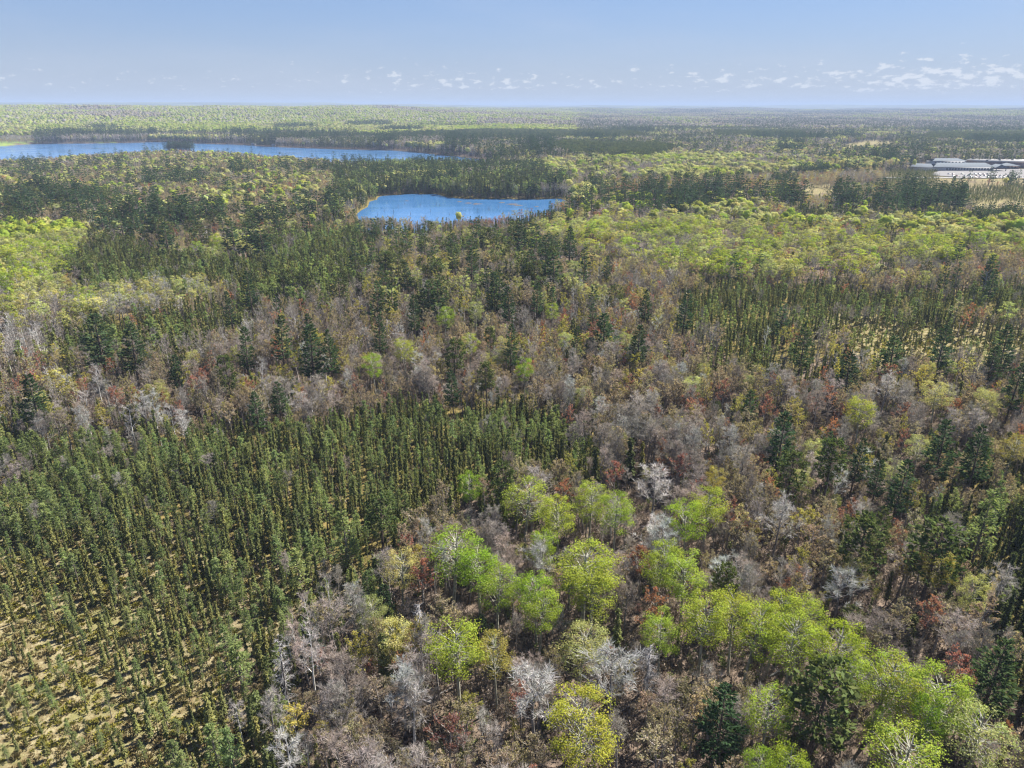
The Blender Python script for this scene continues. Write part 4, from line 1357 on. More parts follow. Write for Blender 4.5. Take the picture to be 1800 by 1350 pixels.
def hardwood_place(u, v):
    if v > 1030:
        return 'among the near aspens at the bottom' if u > 640 else 'in the near bare wood right of the bog'
    if v > 820:
        return 'in the grey wood right of the aspens' if u > 1180 else 'in the near brown wood beside the aspens'
    if v > 640:
        return 'in the brown wood right of the spruce bog' if u > 1000 else 'in the brown wood behind the spruce bog'
    return 'in the far brown wood below the lime belt' if u > 900 else 'in the brown wood beyond the two huge pines'


# landmarks that other trees are told from
MARK = [(792, 934, 'broadest bright green aspen'), (700, 966, 'pale aspen by the rusty maple'), (825, 832, 'small vivid aspen at the bog edge'), (922, 848, 'wide yellow-green aspen'),
        (1030, 960, 'widest olive yellow aspen'), (1084, 872, 'two yellow-green aspens'), (1215, 880, 'deep green aspen'), (802, 1092, 'round full aspen near the snag'),
        (1022, 1232, 'lone round bottom aspen'), (1300, 1042, 'diagonal aspen grove'), (1468, 1094, 'brightest dense aspen'), (1686, 1190, 'big domed aspen'), (1360, 1206, 'oval yellow-green aspen'),
        (655, 620, 'round aspen in brown wood'), (710, 594, 'lollipop shaped aspen'), (972, 533, 'vivid lime aspen by two pines'), (1520, 700, 'fresh green aspen at right'),
        (162, 553, 'larger huge pine'), (222, 572, 'smaller huge pine'), (306, 624, 'short bushy white pine'), (487, 556, 'broad limbed white pine'), (560, 572, 'two ragged pines'),
        (435, 478, 'pine above the tamaracks'), (486, 672, 'bushy pine at the bog'), (716, 462, 'spreading pine'), (795, 424, 'narrow pine below the pond'), (870, 480, 'joined pair of pines'),
        (897, 568, 'spire shaped pine'), (795, 651, 'lone conical pine'), (1003, 398, 'largest pine by the lime belt'), (1135, 512, 'pine beside the pale crown'), (1205, 510, 'tall pine at the bog end'),
        (1418, 568, 'dense dark pine before the bog'), (1664, 573, 'sunlit pine before the bog'), (1778, 572, 'two dark pines at the edge'), (1380, 724, 'lone layered white pine'),
        (1700, 745, 'two pines above the spruces'), (1465, 775, 'round topped red pine'), (1525, 912, 'red pine by the yellow tree'), (1655, 922, 'red pine by the spruces'), (1452, 1172, 'massive bottom red pine'),
        (1275, 1210, 'bushy bottom white pine'), (945, 1172, 'white leafless poplar'), (1372, 880, 'silvery fan shaped tree'), (1152, 826, 'broad silvery crown'), (224, 715, 'white birch behind the bog'),
        (738, 985, 'rusty orange maple'), (1745, 860, 'tall bright tamarack'), (410, 1120, 'bushy blue-green tamarack'), (487, 1122, 'tall grey snag'), (735, 1062, 'shaggy grey snag'),
        (605, 895, 'tall soft tamarack'), (1112, 770, 'lone dark spruce'), (1048, 785, 'dark column spruce')]
MK = np.array([(a, b) for a, b, c in MARK], float)
RANK = ['nearest', 'second', 'third', 'fourth', 'fifth', 'sixth', 'seventh', 'eighth', 'ninth']
rank_of = {}


def told_from(kind, u, v):
    """'second one left of the lone conical pine', or None where no landmark is near enough"""
    scale = np.clip((v - 150) / 500.0, .3, 1.3)
    du, dv = u - MK[:, 0], (v - MK[:, 1])
    d = np.hypot(du, dv) / scale
    i = int(np.argmin(d))
    if d[i] > 270:
        return None
    side = ('right of' if du[i] > 0 else 'left of') if abs(du[i]) > abs(dv[i]) else ('in front of' if dv[i] > 0 else 'behind')
    key = (kind, i, side)
    rank_of[key] = rank_of.get(key, -1) + 1
    if rank_of[key] >= len(RANK):
        return None
    return '%s one %s the %s' % (RANK[rank_of[key]], side, MARK[i][2])


used = {k: 0 for k in KIND}
for kind, u, v, h, w, pal, label in HAND:
    x, y = at(u, v, h + 0.8)
    w *= {'white_pine': 1.12, 'quaking_aspen': 1.22, 'red_pine': 1.1}.get(kind, 1.1)
    lod = 0 if math.hypot(x, y) < 420 else 1
    tree(kind, x, y, h, w, colours(pal, 1, (0.95, 1.12))[0], lod, label, None)
    used[kind] += 1
for u, v, h, label in SNAGS:
    x, y = at(u, v, h + 0.8)
    tr, cr = snag(np.random.default_rng(int(u)), 0, h)
    e = bpy.data.objects.new('dead_snag', None)
    e.location = (x, y, float(ground(np.array([x]), np.array([y]))[0]) - 0.1)
    e['label'], e['category'] = label, 'dead tree'
    link(e)
    a = link(bpy.data.objects.new('trunk', tr.mesh('snag_trunk', [M['spruce_bark'] if u < 600 else M['dead_wood']])))
    b = link(bpy.data.objects.new('branches', cr.mesh('snag_branches', [M['dead_wood']])))
    a.parent = e
    b.parent = e

MOST = 296
for kind in KIND:
    A = np.concatenate(TREES[kind]) if TREES[kind] else np.zeros((0, 9))
    u, v = to_px(A[:, 0], A[:, 1], A[:, 2] * 0.75 + 1)
    d = np.sqrt(A[:, 0] ** 2 + A[:, 1] ** 2 + CAM_H ** 2)
    infr = (u > 8) & (u < 1792) & (v > 150) & (v < 1335)
    score = np.where(infr, A[:, 2] * A[:, 3] / d, -1)
    order = np.argsort(-score)
    k = min(MOST - used[kind], int(infr.sum()))
    mk_d = np.min(np.hypot(u[order[:k], None] - MK[None, :, 0], v[order[:k], None] - MK[None, :, 1]), 1) if k > 0 else np.zeros(0)
    for i in order[:k][np.argsort(mk_d)]:
        x, y, h, w, r_, g_, b_, si, pi = A[i]
        stn = STAND_NAMES[int(si)]
        pl = hardwood_place(u[i], v[i]) if stn == 'hardwood' else PLACE[stn]
        tell = told_from(kind, u[i], v[i])
        if tell and len(tell.split()) + len(LOOK[PALN[int(pi)]].split()) + len(ART[kind].split()) > 15:
            tell = tell.replace(' one ', ' ')
        label = ('%s %s %s, %s' % (size_word(h, kind), LOOK[PALN[int(pi)]], ART[kind], tell)) if tell else ('%s %s %s %s' % (size_word(h, kind), LOOK[PALN[int(pi)]], ART[kind], pl))
        tree(kind, x, y, h, w, (r_, g_, b_), 0 if d[i] < 270 else 1, label, ART[kind].replace('birch', 'birche') + 's ' + pl)
    rest = A[order[k:]]
    if len(rest):
        dr = np.sqrt(rest[:, 0] ** 2 + rest[:, 1] ** 2 + CAM_H ** 2)
        far_lod = 2 if kind in ('white_pine', 'red_pine') else 3
        lods = np.where(dr < 250, 0, np.where(dr < 560, 1, np.where(dr < 1250, 2, np.where(dr < 2400, far_lod, 3))))
        stuff(kind + '_wood', kind, rest, lods)

# ------------------------------------------------------------------ undergrowth and bog hummocks
def points_stuff(name, coll, nv, P, scl, tint):
    n = len(P)
    me = bpy.data.meshes.new(name)
    me.vertices.add(n)
    z = ground(P[:, 0], P[:, 1])
    me.vertices.foreach_set('co', np.column_stack((P[:, 0], P[:, 1], z)).ravel())
    for nm, typ, data, key in (('rot', 'FLOAT_VECTOR', np.column_stack((np.zeros(n), np.zeros(n), rng.uniform(0, 6.283, n))), 'vector'),
                               ('scl', 'FLOAT_VECTOR', scl, 'vector'), ('tint', 'FLOAT_COLOR', np.column_stack((tint, np.ones(n))), 'color'),
                               ('pidx', 'INT', rng.integers(0, nv, n), 'value')):
        t = me.attributes.new(nm, typ, 'POINT')
        t.data.foreach_set(key, np.asarray(data).ravel())
    o = link(bpy.data.objects.new(name, me))
    o['kind'] = 'stuff'
    instancer(o, coll)
    return o


hc = bpy.data.collections.new('hummock_kinds')
for v in range(4):
    rg = np.random.default_rng(300 + v)
    mb = MB()
    n = 46
    th, q = rg.uniform(0, 6.283, n), np.sqrt(rg.uniform(0, 1, n))
    C = np.stack((0.55 * q * np.cos(th), 0.55 * q * np.sin(th), 0.30 * (1 - q * q) + 0.02), 1)
    A = np.stack((np.cos(th) * q, np.sin(th) * q, 0.5 + 0.5 * rg.uniform(0, 1, n)), 1)
    L = rg.uniform(.12, .26, n)
    sprays(mb, C, A, L, L * .45, rg, 0, shades(rg, n, .3), 2)
    hc.objects.link(bpy.data.objects.new('hummock_%d' % v, mb.mesh('hummock', [M['twig']])))
P = cells(70, 300, 1.05)
P = P[P[:, 0] < 0]
sn = stands_at(P[:, 0], P[:, 1], 0.0)
P = P[np.isin(sn, ('bog_open', 'bog_sparse', 'bog_edge', 'bog_front')) & (rng.random(len(P)) < .8)]
P2 = cells(280, 520, 2.0)
P2 = P2[P2[:, 0] > 60]
P2 = P2[(stands_at(P2[:, 0], P2[:, 1], 0.0) == 'bog_mid_open') & (rng.random(len(P2)) < .5)]
P = np.concatenate((P, P2))
t = np.clip(fbm(P[:, 0] / 5.0, P[:, 1] / 5.0, 3) * 1.6 - .3, 0, 1)
tint = lerp((0.31, 0.265, 0.13), (0.165, 0.125, 0.055), t) * rng.uniform(.75, 1.2, (len(P), 1))
moss = fbm(P[:, 0] / 3.0 + 50, P[:, 1] / 3.0, 2) > .52
tint[moss] = np.array((0.22, 0.20, 0.045)) * rng.uniform(.8, 1.2, (moss.sum(), 1))
s_ = rng.uniform(.6, 1.5, len(P)) * np.where(np.hypot(P[:, 0], P[:, 1]) > 280, 1.5, 1)
points_stuff('bog_hummocks', hc, 4, P, np.column_stack((s_, s_, s_ * rng.uniform(.7, 1.3, len(P)))), tint)

uc = bpy.data.collections.new('undergrowth_kinds')
for v in range(5):
    rg = np.random.default_rng(400 + v)
    mb = MB()
    n = 26
    th = rg.uniform(0, 6.283, n)
    P0 = np.stack((rg.normal(0, .25, n), rg.normal(0, .25, n), 0 * th), 1)
    P1 = P0 + np.stack((np.cos(th) * .6, np.sin(th) * .6, rg.uniform(.8, 2.0, n)), 1) * rg.uniform(.5, 1, (n, 1))
    segs(mb, P0, P1, np.full(n, .022), np.full(n, .008), 3, 0, shades(rg, n, .2))
    m = 60
    k = rg.integers(0, n, m)
    C = P0[k] + (P1 - P0)[k] * rg.uniform(.4, 1.05, (m, 1)) + rg.normal(0, .15, (m, 3))
    L = rg.uniform(.08, .2, m)
    sprays(mb, C, rg.normal(0, 1, (m, 3)) + (0, 0, .5), L, L * .4, rg, 0, shades(rg, m, .25), 2)
    uc.objects.link(bpy.data.objects.new('undergrowth_%d' % v, mb.mesh('undergrowth', [M['twig']])))
P = cells(66, 420, 1.6)
sn = stands_at(P[:, 0], P[:, 1], 3.0)
pr = np.where(np.isin(sn, ('hardwood', 'pine_mix')), .85, np.where(np.isin(sn, ('bog_edge', 'swamp_mix', 'bog_forest', 'spruce_right')), .3, 0))
P = P[rng.random(len(P)) < pr]
n = len(P)
tint = lerp((0.23, 0.19, 0.165), (0.15, 0.115, 0.09), rng.uniform(0, 1, n))
g_ = rng.random(n) < .16
tint[g_] = np.array((0.14, 0.17, 0.05)) * rng.uniform(.7, 1.2, (g_.sum(), 1))
s_ = rng.uniform(.6, 1.7, n)
points_stuff('undergrowth', uc, 5, P, np.column_stack((s_, s_, s_ * rng.uniform(.8, 1.4, n))), tint)

# ------------------------------------------------------------------ far woods, in patches of many crowns
fc = bpy.data.collections.new('far_wood_kinds')
FAR = ['hill', 'brown', 'conifer', 'mixed']
for q, nm in enumerate(FAR):
    for v in range(3):
        rg = np.random.default_rng(500 + 10 * q + v)
        mb = MB()
        g = 6
        gx, gy = np.meshgrid(np.arange(g), np.arange(g))
        X = (gx.ravel() + .5 + rg.uniform(-.45, .45, g * g)) / g * 60 - 30
        Y = (gy.ravel() + .5 + rg.uniform(-.45, .45, g * g)) / g * 60 - 30
        for x, y in zip(X, Y):
            u = rg.random()
            if nm == 'conifer':
                pal = 'spruce_dark' if u < .75 else 'grey'
            elif nm == 'hill':
                pal = 'lime' if u < .36 else 'pale' if u < .80 else 'grey' if u < .95 else 'pine'
            elif nm == 'brown':
                pal = 'grey' if u < .5 else 'buds' if u < .75 else 'spruce_dark' if u < .9 else 'pale'
            else:
                pal = 'spruce_dark' if u < .38 else 'pale' if u < .62 else 'grey' if u < .84 else 'lime'
            c = np.array(PAL[pal][rg.integers(0, len(PAL[pal]))]) * rg.uniform(.8, 1.2)
            con = pal in ('spruce_dark', 'pine')
            h = rg.uniform(15, 22) * (1.15 if con else 1)
            rad = rg.uniform(2.4, 3.6) if con else rg.uniform(4.2, 6.8)
            k = 6
            an = 6.283 * np.arange(k) / k + rg.uniform(0, 1)
            jr = rg.uniform(.75, 1.2, (2, k))
            V = [(x, y, h)]
            for lev, (rf, zf) in enumerate(((.45, .70), (.9, .35)) if con else ((.68, .90), (1.0, .60))):
                V += [(x + rad * rf * jr[lev, j] * math.cos(an[j]), y + rad * rf * jr[lev, j] * math.sin(an[j]), h * zf * rg.uniform(.93, 1.05)) for j in range(k)]
            V += [(x, y, h * .2)]
            V = np.array(V)
            F3 = [(0, 1 + j, 1 + (j + 1) % k) for j in range(k)] + [(7 + k - 0, 7 + (j + 1) % k, 7 + j) for j in range(k)]
            F4 = [(1 + j, 7 + j, 7 + (j + 1) % k, 1 + (j + 1) % k) for j in range(k)]
            mb.add(V, F3, 0, np.tile(c, (len(F3), 1)) * rg.uniform(.85, 1.15, (len(F3), 1)))
            mb.f.append(np.array(F4) + mb.n - len(V))
            mb.m.append(np.zeros(len(F4), int))
            mb.s.append(np.tile(c, (len(F4), 1)) * rg.uniform(.85, 1.15, (len(F4), 1)))
        fc.objects.link(bpy.data.objects.new('far_wood_%d%d' % (q, v), mb.mesh('far_wood', [M['leaf']])))
P = cells(2860, 10500, 58.0)
sn = stands_at(P[:, 0], P[:, 1], 8.0)
u, v = to_px(P[:, 0], P[:, 1], ground(P[:, 0], P[:, 1]) + 8)
keep = ~np.isin(sn, ('open_wet', 'meadow', 'open_far'))
nz = fbm(P[:, 0] / 420.0 + 9, P[:, 1] / 620.0, 3)
typ = np.where(sn == 'hill_lime', np.where(nz < .36, 1, 0), np.where(sn == 'plantation', 2, np.where(nz < .46, 2, np.where(nz < .56, 1, np.where(nz < .66, 3, 0)))))
P, typ = P[keep], typ[keep]
n = len(P)
me = bpy.data.meshes.new('far_woods')
me.vertices.add(n)
me.vertices.foreach_set('co', np.column_stack((P[:, 0], P[:, 1], ground(P[:, 0], P[:, 1]) - .5)).ravel())
s_ = rng.uniform(.9, 1.15, n)
for nm, ty, data, key in (('rot', 'FLOAT_VECTOR', np.column_stack((np.zeros(n), np.zeros(n), rng.uniform(0, 6.283, n))), 'vector'),
                          ('scl', 'FLOAT_VECTOR', np.column_stack((s_ * 1.12, s_ * 1.12, s_)), 'vector'),
                          ('tint', 'FLOAT_COLOR', np.column_stack((np.ones((n, 3)) * rng.uniform(.88, 1.1, (n, 1)), np.ones(n))), 'color'),
                          ('pidx', 'INT', typ * 3 + rng.integers(0, 3, n), 'value')):
    t = me.attributes.new(nm, ty, 'POINT')
    t.data.foreach_set(key, np.asarray(data).ravel())
o = link(bpy.data.objects.new('far_woods', me))
o['kind'] = 'stuff'
instancer(o, fc)

# ------------------------------------------------------------------ ground: one sheet to the horizon
rings = np.concatenate(([0.0, 15, 30], 40 * 1.0185 ** np.arange(0, 378)))
angs = np.concatenate((np.arange(-52, 52, 0.36), np.arange(52, 308, 4.0)))
na, nr = len(angs), len(rings)
RR, AA = np.meshgrid(rings, np.radians(angs), indexing='ij')
gx, gy = (RR * np.sin(AA)).ravel(), (RR * np.cos(AA)).ravel()
gz = ground(gx, gy)
me = bpy.data.meshes.new('ground')
V = np.column_stack((gx, gy, gz))
i, j = np.meshgrid(np.arange(nr - 1), np.arange(na), indexing='ij')
j2 = (j + 1) % na
F = np.stack((i * na + j, (i + 1) * na + j, (i + 1) * na + j2, i * na + j2), -1).reshape(-1, 4)
F = F[:, ::-1]
me.vertices.add(len(V))
me.vertices.foreach_set('co', V.ravel())
me.loops.add(F.size)
me.loops.foreach_set('vertex_index', F.ravel())
me.polygons.add(len(F))
me.polygons.foreach_set('loop_start', 4 * np.arange(len(F)))
me.polygons.foreach_set('use_smooth', np.ones(len(F), bool))
me.update(calc_edges=True)
sn = stands_at(gx, np.where(gy > 1, gy, 1.0), 0.0)
front = gy > 20
bog = np.isin(sn, ('bog_open', 'bog_sparse', 'bog_mid_open', 'open_far', 'open_wet', 'treed_bog', 'bog_edge', 'bog_front')) & front
bogv = bog * np.where(np.isin(sn, ('bog_edge', 'treed_bog', 'bog_front')), .7, 1.0)
for Q in (LAKE, POND):
    near = (gx > Q[:, 0].min() - 40) & (gx < Q[:, 0].max() + 40) & (gy > Q[:, 1].min() - 40) & (gy < Q[:, 1].max() + 40)
    ii = np.flatnonzero(near)
    bogv[ii] = np.maximum(bogv[ii], sstep(7, 2, poly_dist(gx[ii], gy[ii], Q)) * .12)
mead = (sn == 'meadow') & front
farw = sstep(8800, 10500, np.hypot(gx, gy))
shore = np.zeros(len(gx))
ii = np.flatnonzero((gy > 500) & (gy < 1000) & (np.abs(gx) < 400))
shore[ii] = sstep(16, 8, poly_dist(gx[ii], gy[ii], POND))
mossv = (shore > .4) | np.isin(sn, ('bog_forest', 'spruce_right', 'bog_mid_dense', 'conifer_mid', 'swamp_mix')) & front
ca = me.attributes.new('cover', 'FLOAT_COLOR', 'POINT')
ca.data.foreach_set('color', np.column_stack((bogv, mead, farw, mossv)).astype(float).ravel())
m, t, out = new_mat('forest_floor')
at_ = N(t, 'ShaderNodeAttribute', attribute_name='cover')
se = N(t, 'ShaderNodeSeparateColor')
t.links.new(at_.outputs['Color'], se.inputs[0])
tc = N(t, 'ShaderNodeTexCoord')


def noise(sc, det=5.0, rough=.6):
    n_ = N(t, 'ShaderNodeTexNoise', i_Scale=sc, i_Detail=det, i_Roughness=rough)
    t.links.new(tc.outputs['Object'], n_.inputs['Vector'])
    return n_.outputs[0]


lit = MIX(t, RAMP(t, noise(.8), .35, .65), (0.085, 0.066, 0.052), (0.205, 0.155, 0.12))
lit = MIX(t, RAMP(t, noise(.12), .5, .75), lit, (0.10, 0.085, 0.045))
mos = MIX(t, RAMP(t, noise(.5), .4, .65), (0.10, 0.085, 0.03), (0.20, 0.155, 0.06))
bo = MIX(t, RAMP(t, noise(.55, 6), .35, .62), (0.145, 0.12, 0.06), (0.305, 0.268, 0.155))
bo = MIX(t, MATH(t, 'MULTIPLY', RAMP(t, noise(3.5, 4), .45, .62), .65), bo, (0.14, 0.085, 0.04))
bo = MIX(t, RAMP(t, noise(.22, 4), .46, .62), bo, (0.19, 0.175, 0.075))
col = MIX(t, at_.outputs['Alpha'], lit, mos)
col = MIX(t, se.outputs[0], col, bo)
col = MIX(t, se.outputs[1], col, MIX(t, noise(.05), (0.16, 0.25, 0.05), (0.24, 0.29, 0.08)))
fw = MIX(t, RAMP(t, noise(.0022, 6), .42, .58), (0.05, 0.06, 0.03), (0.19, 0.20, 0.07))
fw = MIX(t, RAMP(t, noise(.05, 3), .3, .7), fw, (0.10, 0.10, 0.055))
col = MIX(t, se.outputs[2], col, fw)
bs = N(t, 'ShaderNodeBsdfDiffuse')
t.links.new(col, bs.inputs[0])
bp = N(t, 'ShaderNodeBump')
bp.inputs['Strength'].default_value = .9
bp.inputs['Distance'].default_value = .25
t.links.new(noise(2.2, 6, .7), bp.inputs['Height'])
t.links.new(bp.outputs[0], bs.inputs['Normal'])
t.links.new(bs.outputs[0], out.inputs[0])
me.materials.append(m)
o = link(bpy.data.objects.new('ground', me))
o['kind'] = 'structure'

# ------------------------------------------------------------------ water
def water(name, P, col, wave, rough):
    import bmesh
    bm = bmesh.new()
    f = bm.faces.new([bm.verts.new((x, y, 0.0)) for x, y in P])
    if f.normal.z < 0:
        f.normal_flip()
    bmesh.ops.triangulate(bm, faces=[f])
    me = bpy.data.meshes.new(name)
    bm.normal_update()
    bmesh.ops.recalc_face_normals(bm, faces=bm.faces[:])
    if sum(q.normal.z for q in bm.faces) < 0:
        bmesh.ops.reverse_faces(bm, faces=bm.faces[:])
    bm.to_mesh(me)
    m, t, out = new_mat(name)
    tc = N(t, 'ShaderNodeTexCoord')
    mp = N(t, 'ShaderNodeMapping')
    mp.inputs['Scale'].default_value = (1, .6, 1)
    mp.inputs['Rotation'].default_value = (0, 0, .5)
    t.links.new(tc.outputs['Object'], mp.inputs[0])
    a = N(t, 'ShaderNodeTexNoise', i_Scale=wave, i_Detail=4.0, i_Roughness=.6)
    t.links.new(mp.outputs[0], a.inputs['Vector'])
    mp2 = N(t, 'ShaderNodeMapping')
    mp2.inputs['Scale'].default_value = (.45, 1.8, 1)
    mp2.inputs['Rotation'].default_value = (0, 0, .12)
    t.links.new(tc.outputs['Object'], mp2.inputs[0])
    b = N(t, 'ShaderNodeTexNoise', i_Scale=.03, i_Detail=5.0, i_Roughness=.62)
    t.links.new(mp2.outputs[0], b.inputs['Vector'])
    p = N(t, 'ShaderNodeBsdfPrincipled')
    p.inputs['Base Color'].default_value = (*col, 1)
    calm = RAMP(t, b.outputs[0], .38, .62)
    p.inputs['IOR'].default_value = 1.33
    t.links.new(MATH(t, 'ADD', MATH(t, 'MULTIPLY', calm, .14), rough), p.inputs['Roughness'])
    bp = N(t, 'ShaderNodeBump')
    bp.inputs['Distance'].default_value = .12
    t.links.new(MATH(t, 'ADD', MATH(t, 'MULTIPLY', calm, .8), .2), bp.inputs['Strength'])
    t.links.new(a.outputs[0], bp.inputs['Height'])
    t.links.new(bp.outputs[0], p.inputs['Normal'])
    t.links.new(p.outputs[0], out.inputs[0])
    me.materials.append(m)
    o = link(bpy.data.objects.new(name, me))
    o['kind'] = 'structure'
    return o


water('lake', LAKE, (0.055, 0.155, 0.33), .35, .08)
water('pond', POND, (0.045, 0.14, 0.31), .7, .05)


# ------------------------------------------------------------------ school, car park, road, cabins
def mesh_obj(name, mb, mat, parent=None):
    o = bpy.data.objects.new(name, mb.mesh(name, [mat] if not isinstance(mat, list) else mat))
    if parent is not None:
        o.parent = parent
    return link(o)


def empty(name, x, y, z, rz, label, cat, group=None):
    e = bpy.data.objects.new(name, None)
    e.location = (x, y, z)
    e.rotation_euler = (0, 0, rz)
    e['label'], e['category'] = label, cat
    if group:
        e['group'] = group
    return link(e)


MS = {'asphalt': plain('pale_asphalt', (0.13, 0.122, 0.118), .9, 0, .12, .08), 'road': plain('road_surface', (0.27, 0.26, 0.255), .9, 0, .1, .05), 'metal': plain('grey_metal_roof', (0.07, 0.09, 0.112), .9, 0, .06),
      'white': plain('white_cladding', (0.42, 0.43, 0.46), .7), 'brick': plain('brown_brick', (0.20, 0.13, 0.11), .85, 0, .2, 2.0), 'membrane': plain('white_roof_membrane', (0.27, 0.262, 0.255), .95),
      'glass': plain('dark_window_glass', (0.03, 0.04, 0.06), .15, 0, .1), 'tyre': plain('tyre_rubber', (0.03, 0.03, 0.03), .8), 'paint': plain('line_paint', (0.78, 0.78, 0.76), .7),
      'wood': plain('cabin_boards', (0.24, 0.15, 0.09), .8), 'roof': plain('cabin_shingles', (0.20, 0.20, 0.21), .8)}
z0 = 1.3


def flat(name, P, z, mat):
    n_ = len(P)
    me = bpy.data.meshes.new(name)
    me.from_pydata([(x, y, z) for x, y in P], [], [tuple(range(n_))])
    if me.polygons[0].normal.z < 0:
        me.flip_normals()
    me.materials.append(mat)
    o = link(bpy.data.objects.new(name, me))
    o['kind'] = 'structure'
    return o


def slab(name, P, z, th, mat):
    """a low plateau with sides, so that it meets the uneven ground"""
    n_ = len(P)
    me = bpy.data.meshes.new(name)
    V = [(x, y, z) for x, y in P] + [(x, y, z - th) for x, y in P]
    Fs = [tuple(range(n_))] + [(i_, i_ + n_, (i_ + 1) % n_ + n_, (i_ + 1) % n_) for i_ in range(n_)]
    me.from_pydata(V, [], Fs)
    me.update()
    if me.polygons[0].normal.z < 0:
        me.flip_normals()
    me.materials.append(mat)
    o = link(bpy.data.objects.new(name, me))
    o['kind'] = 'structure'
    return o


slab('car_park', LOT, z0 + .8, 3.0, MS['asphalt'])
rx0, rx1 = at(1290, 315)[0], at(2300, 315)[0]
slab('road', [(rx0, ROAD_Y - 4), (rx1, ROAD_Y - 4), (rx1, ROAD_Y + 4), (rx0, ROAD_Y + 4)], z0 + 1.0, 3.0, MS['road'])
flat('road_line', [(rx0, ROAD_Y - .12), (rx1, ROAD_Y - .12), (rx1, ROAD_Y + .12), (rx0, ROAD_Y + .12)], z0 + 1.006, MS['paint'])


def hip(mb, x0, x1, y0, y1, z, h, over=1.2, ridge=.5):
    x0, x1, y0, y1 = x0 - over, x1 + over, y0 - over, y1 + over
    yc, dx = (y0 + y1) / 2, (y1 - y0) * ridge
    V = [(x0, y0, z), (x1, y0, z), (x1, y1, z), (x0, y1, z), (x0 + dx, yc, z + h), (x1 - dx, yc, z + h)]
    mb.add(V, [(0, 1, 5, 4), (2, 3, 4, 5)])
    mb.add(V, [(1, 2, 5), (3, 0, 4), (0, 2, 1), (0, 3, 2)])


def windows(e, x0, x1, n_, y, z, w_, h_):
    first = None
    for q in range(n_):
        if first is None:
            mb = MB()
            box(mb, (-w_ / 2, -.08, 0), (w_ / 2, .05, h_))
            o = mesh_obj('window', mb, MS['glass'], e)
            first = o
        else:
            o = first.copy()
            link(o)
            o.parent = e
        o.location = (x0 + (x1 - x0) * (q + .5) / n_, y, z)


def block(e, x0, x1, y0, y1, z, mat, name='wall'):
    mb = MB()
    box(mb, (x0, y0, -1.5 if z[0] == 0 else z[0]), (x1, y1, z[1]))
    return mesh_obj(name, mb, mat, e)


bx, by = at(1690, 302.5)
e = empty('school_building', bx, by, z0 + .8, 0, 'long low white school wing with grey hipped metal roof behind the car park', 'school')
block(e, -42, 46, 0, 18, (0, 5.0), MS['white'])
mb = MB()
hip(mb, -42, 46, 0, 18, 5.0, 5.4, 1.6)
mesh_obj('roof', mb, MS['metal'], e)
windows(e, -24, 44, 16, 0, 1.2, 2.4, 2.2)
mb = MB()
a0 = np.linspace(0, 1, 7)
V = [(-42 - 26 * math.sin(q * 1.15), 26 * (1 - math.cos(q * 1.15)) * 1.2, z) for q in a0 for z in (-1.5, 4.4)] + [(-42 - 12 * math.sin(q * 1.15), 18 + 12 * (1 - math.cos(q * 1.15)), z) for q in a0 for z in (-1.5, 4.4)]
mb.add(V, [(2 * i_, 2 * i_ + 2, 2 * i_ + 3, 2 * i_ + 1) for i_ in range(6)] + [(14 + 2 * i_, 15 + 2 * i_, 17 + 2 * i_, 16 + 2 * i_) for i_ in range(6)] + [(12, 26, 27, 13)])
mesh_obj('curved_wall', mb, MS['white'], e)
mb = MB()
Vr = []
for q in a0:
    Vr += [(-42 - 28 * math.sin(q * 1.15), -1.4 + 26 * (1 - math.cos(q * 1.15)) * 1.2, 4.5), (-42 - 19 * math.sin(q * 1.15), 9 + 19 * (1 - math.cos(q * 1.15)), 9.0), (-42 - 11 * math.sin(q * 1.15), 19.4 + 12 * (1 - math.cos(q * 1.15)), 4.5)]
mb.add(Vr, [(3 * i_ + k_, 3 * i_ + k_ + 1, 3 * i_ + 4 + k_, 3 * i_ + 3 + k_) for i_ in range(6) for k_ in (0, 1)])
mb.add(Vr, [(18, 19, 20)])
mesh_obj('curved_roof', mb, MS['metal'], e)
block(e, -28, 22, 30, 48, (0, 11.5), MS['white'], 'hall_wall')
mb = MB()
hip(mb, -28, 22, 30, 48, 11.5, 3.2, 1.4)
mesh_obj('hall_roof', mb, MS['metal'], e)
windows(e, -26, 20, 9, 30, 8.6, 2.6, 1.6)
mb = MB()
V = [(44, -7, 4.6), (62, -7, 4.6), (53, -5, 8.8), (44, 10, 4.6), (62, 10, 4.6), (53, 10, 8.8)]
mb.add(V, [(0, 2, 5, 3), (1, 4, 5, 2)])
mb.add(V, [(0, 1, 2)])
for q in (46, 60):
    box(mb, (q - .4, -6.4, -1), (q + .4, -5.6, 4.6))
mesh_obj('porch', mb, MS['metal'], e)

bx2, by2 = at(1716, 297)
e2 = empty('brick_gymnasium', bx2, by2, z0 + .8, R(-9), 'brown brick block with flat white roof right of the school wing', 'building')
block(e2, 0, 130, 0, 60, (0, 8.5), MS['brick'])
mb = MB()
box(mb, (-.5, -.5, 8.5), (130.5, 60.5, 9.3))
mesh_obj('roof', mb, MS['membrane'], e2)
for q in range(5):
    mb = MB()
    box(mb, (18 + 22 * q, 14 + 9 * (q % 3), 9.3), (20.4 + 22 * q, 17 + 9 * (q % 3), 10.6))
    mesh_obj('roof_vent', mb, MS['glass'], e2)
block(e2, 22, 52, -16, 0, (0, 4.2), MS['brick'], 'entrance_wall')
mb = MB()
hip(mb, 22, 52, -16, -.4, 4.2, 3.8, 1.4, .9)
mesh_obj('entrance_roof', mb, MS['metal'], e2)
windows(e2, 60, 126, 12, 0, 1.4, 2.2, 1.8)
windows(e2, 25, 49, 5, -16, 1.0, 2.6, 2.4)

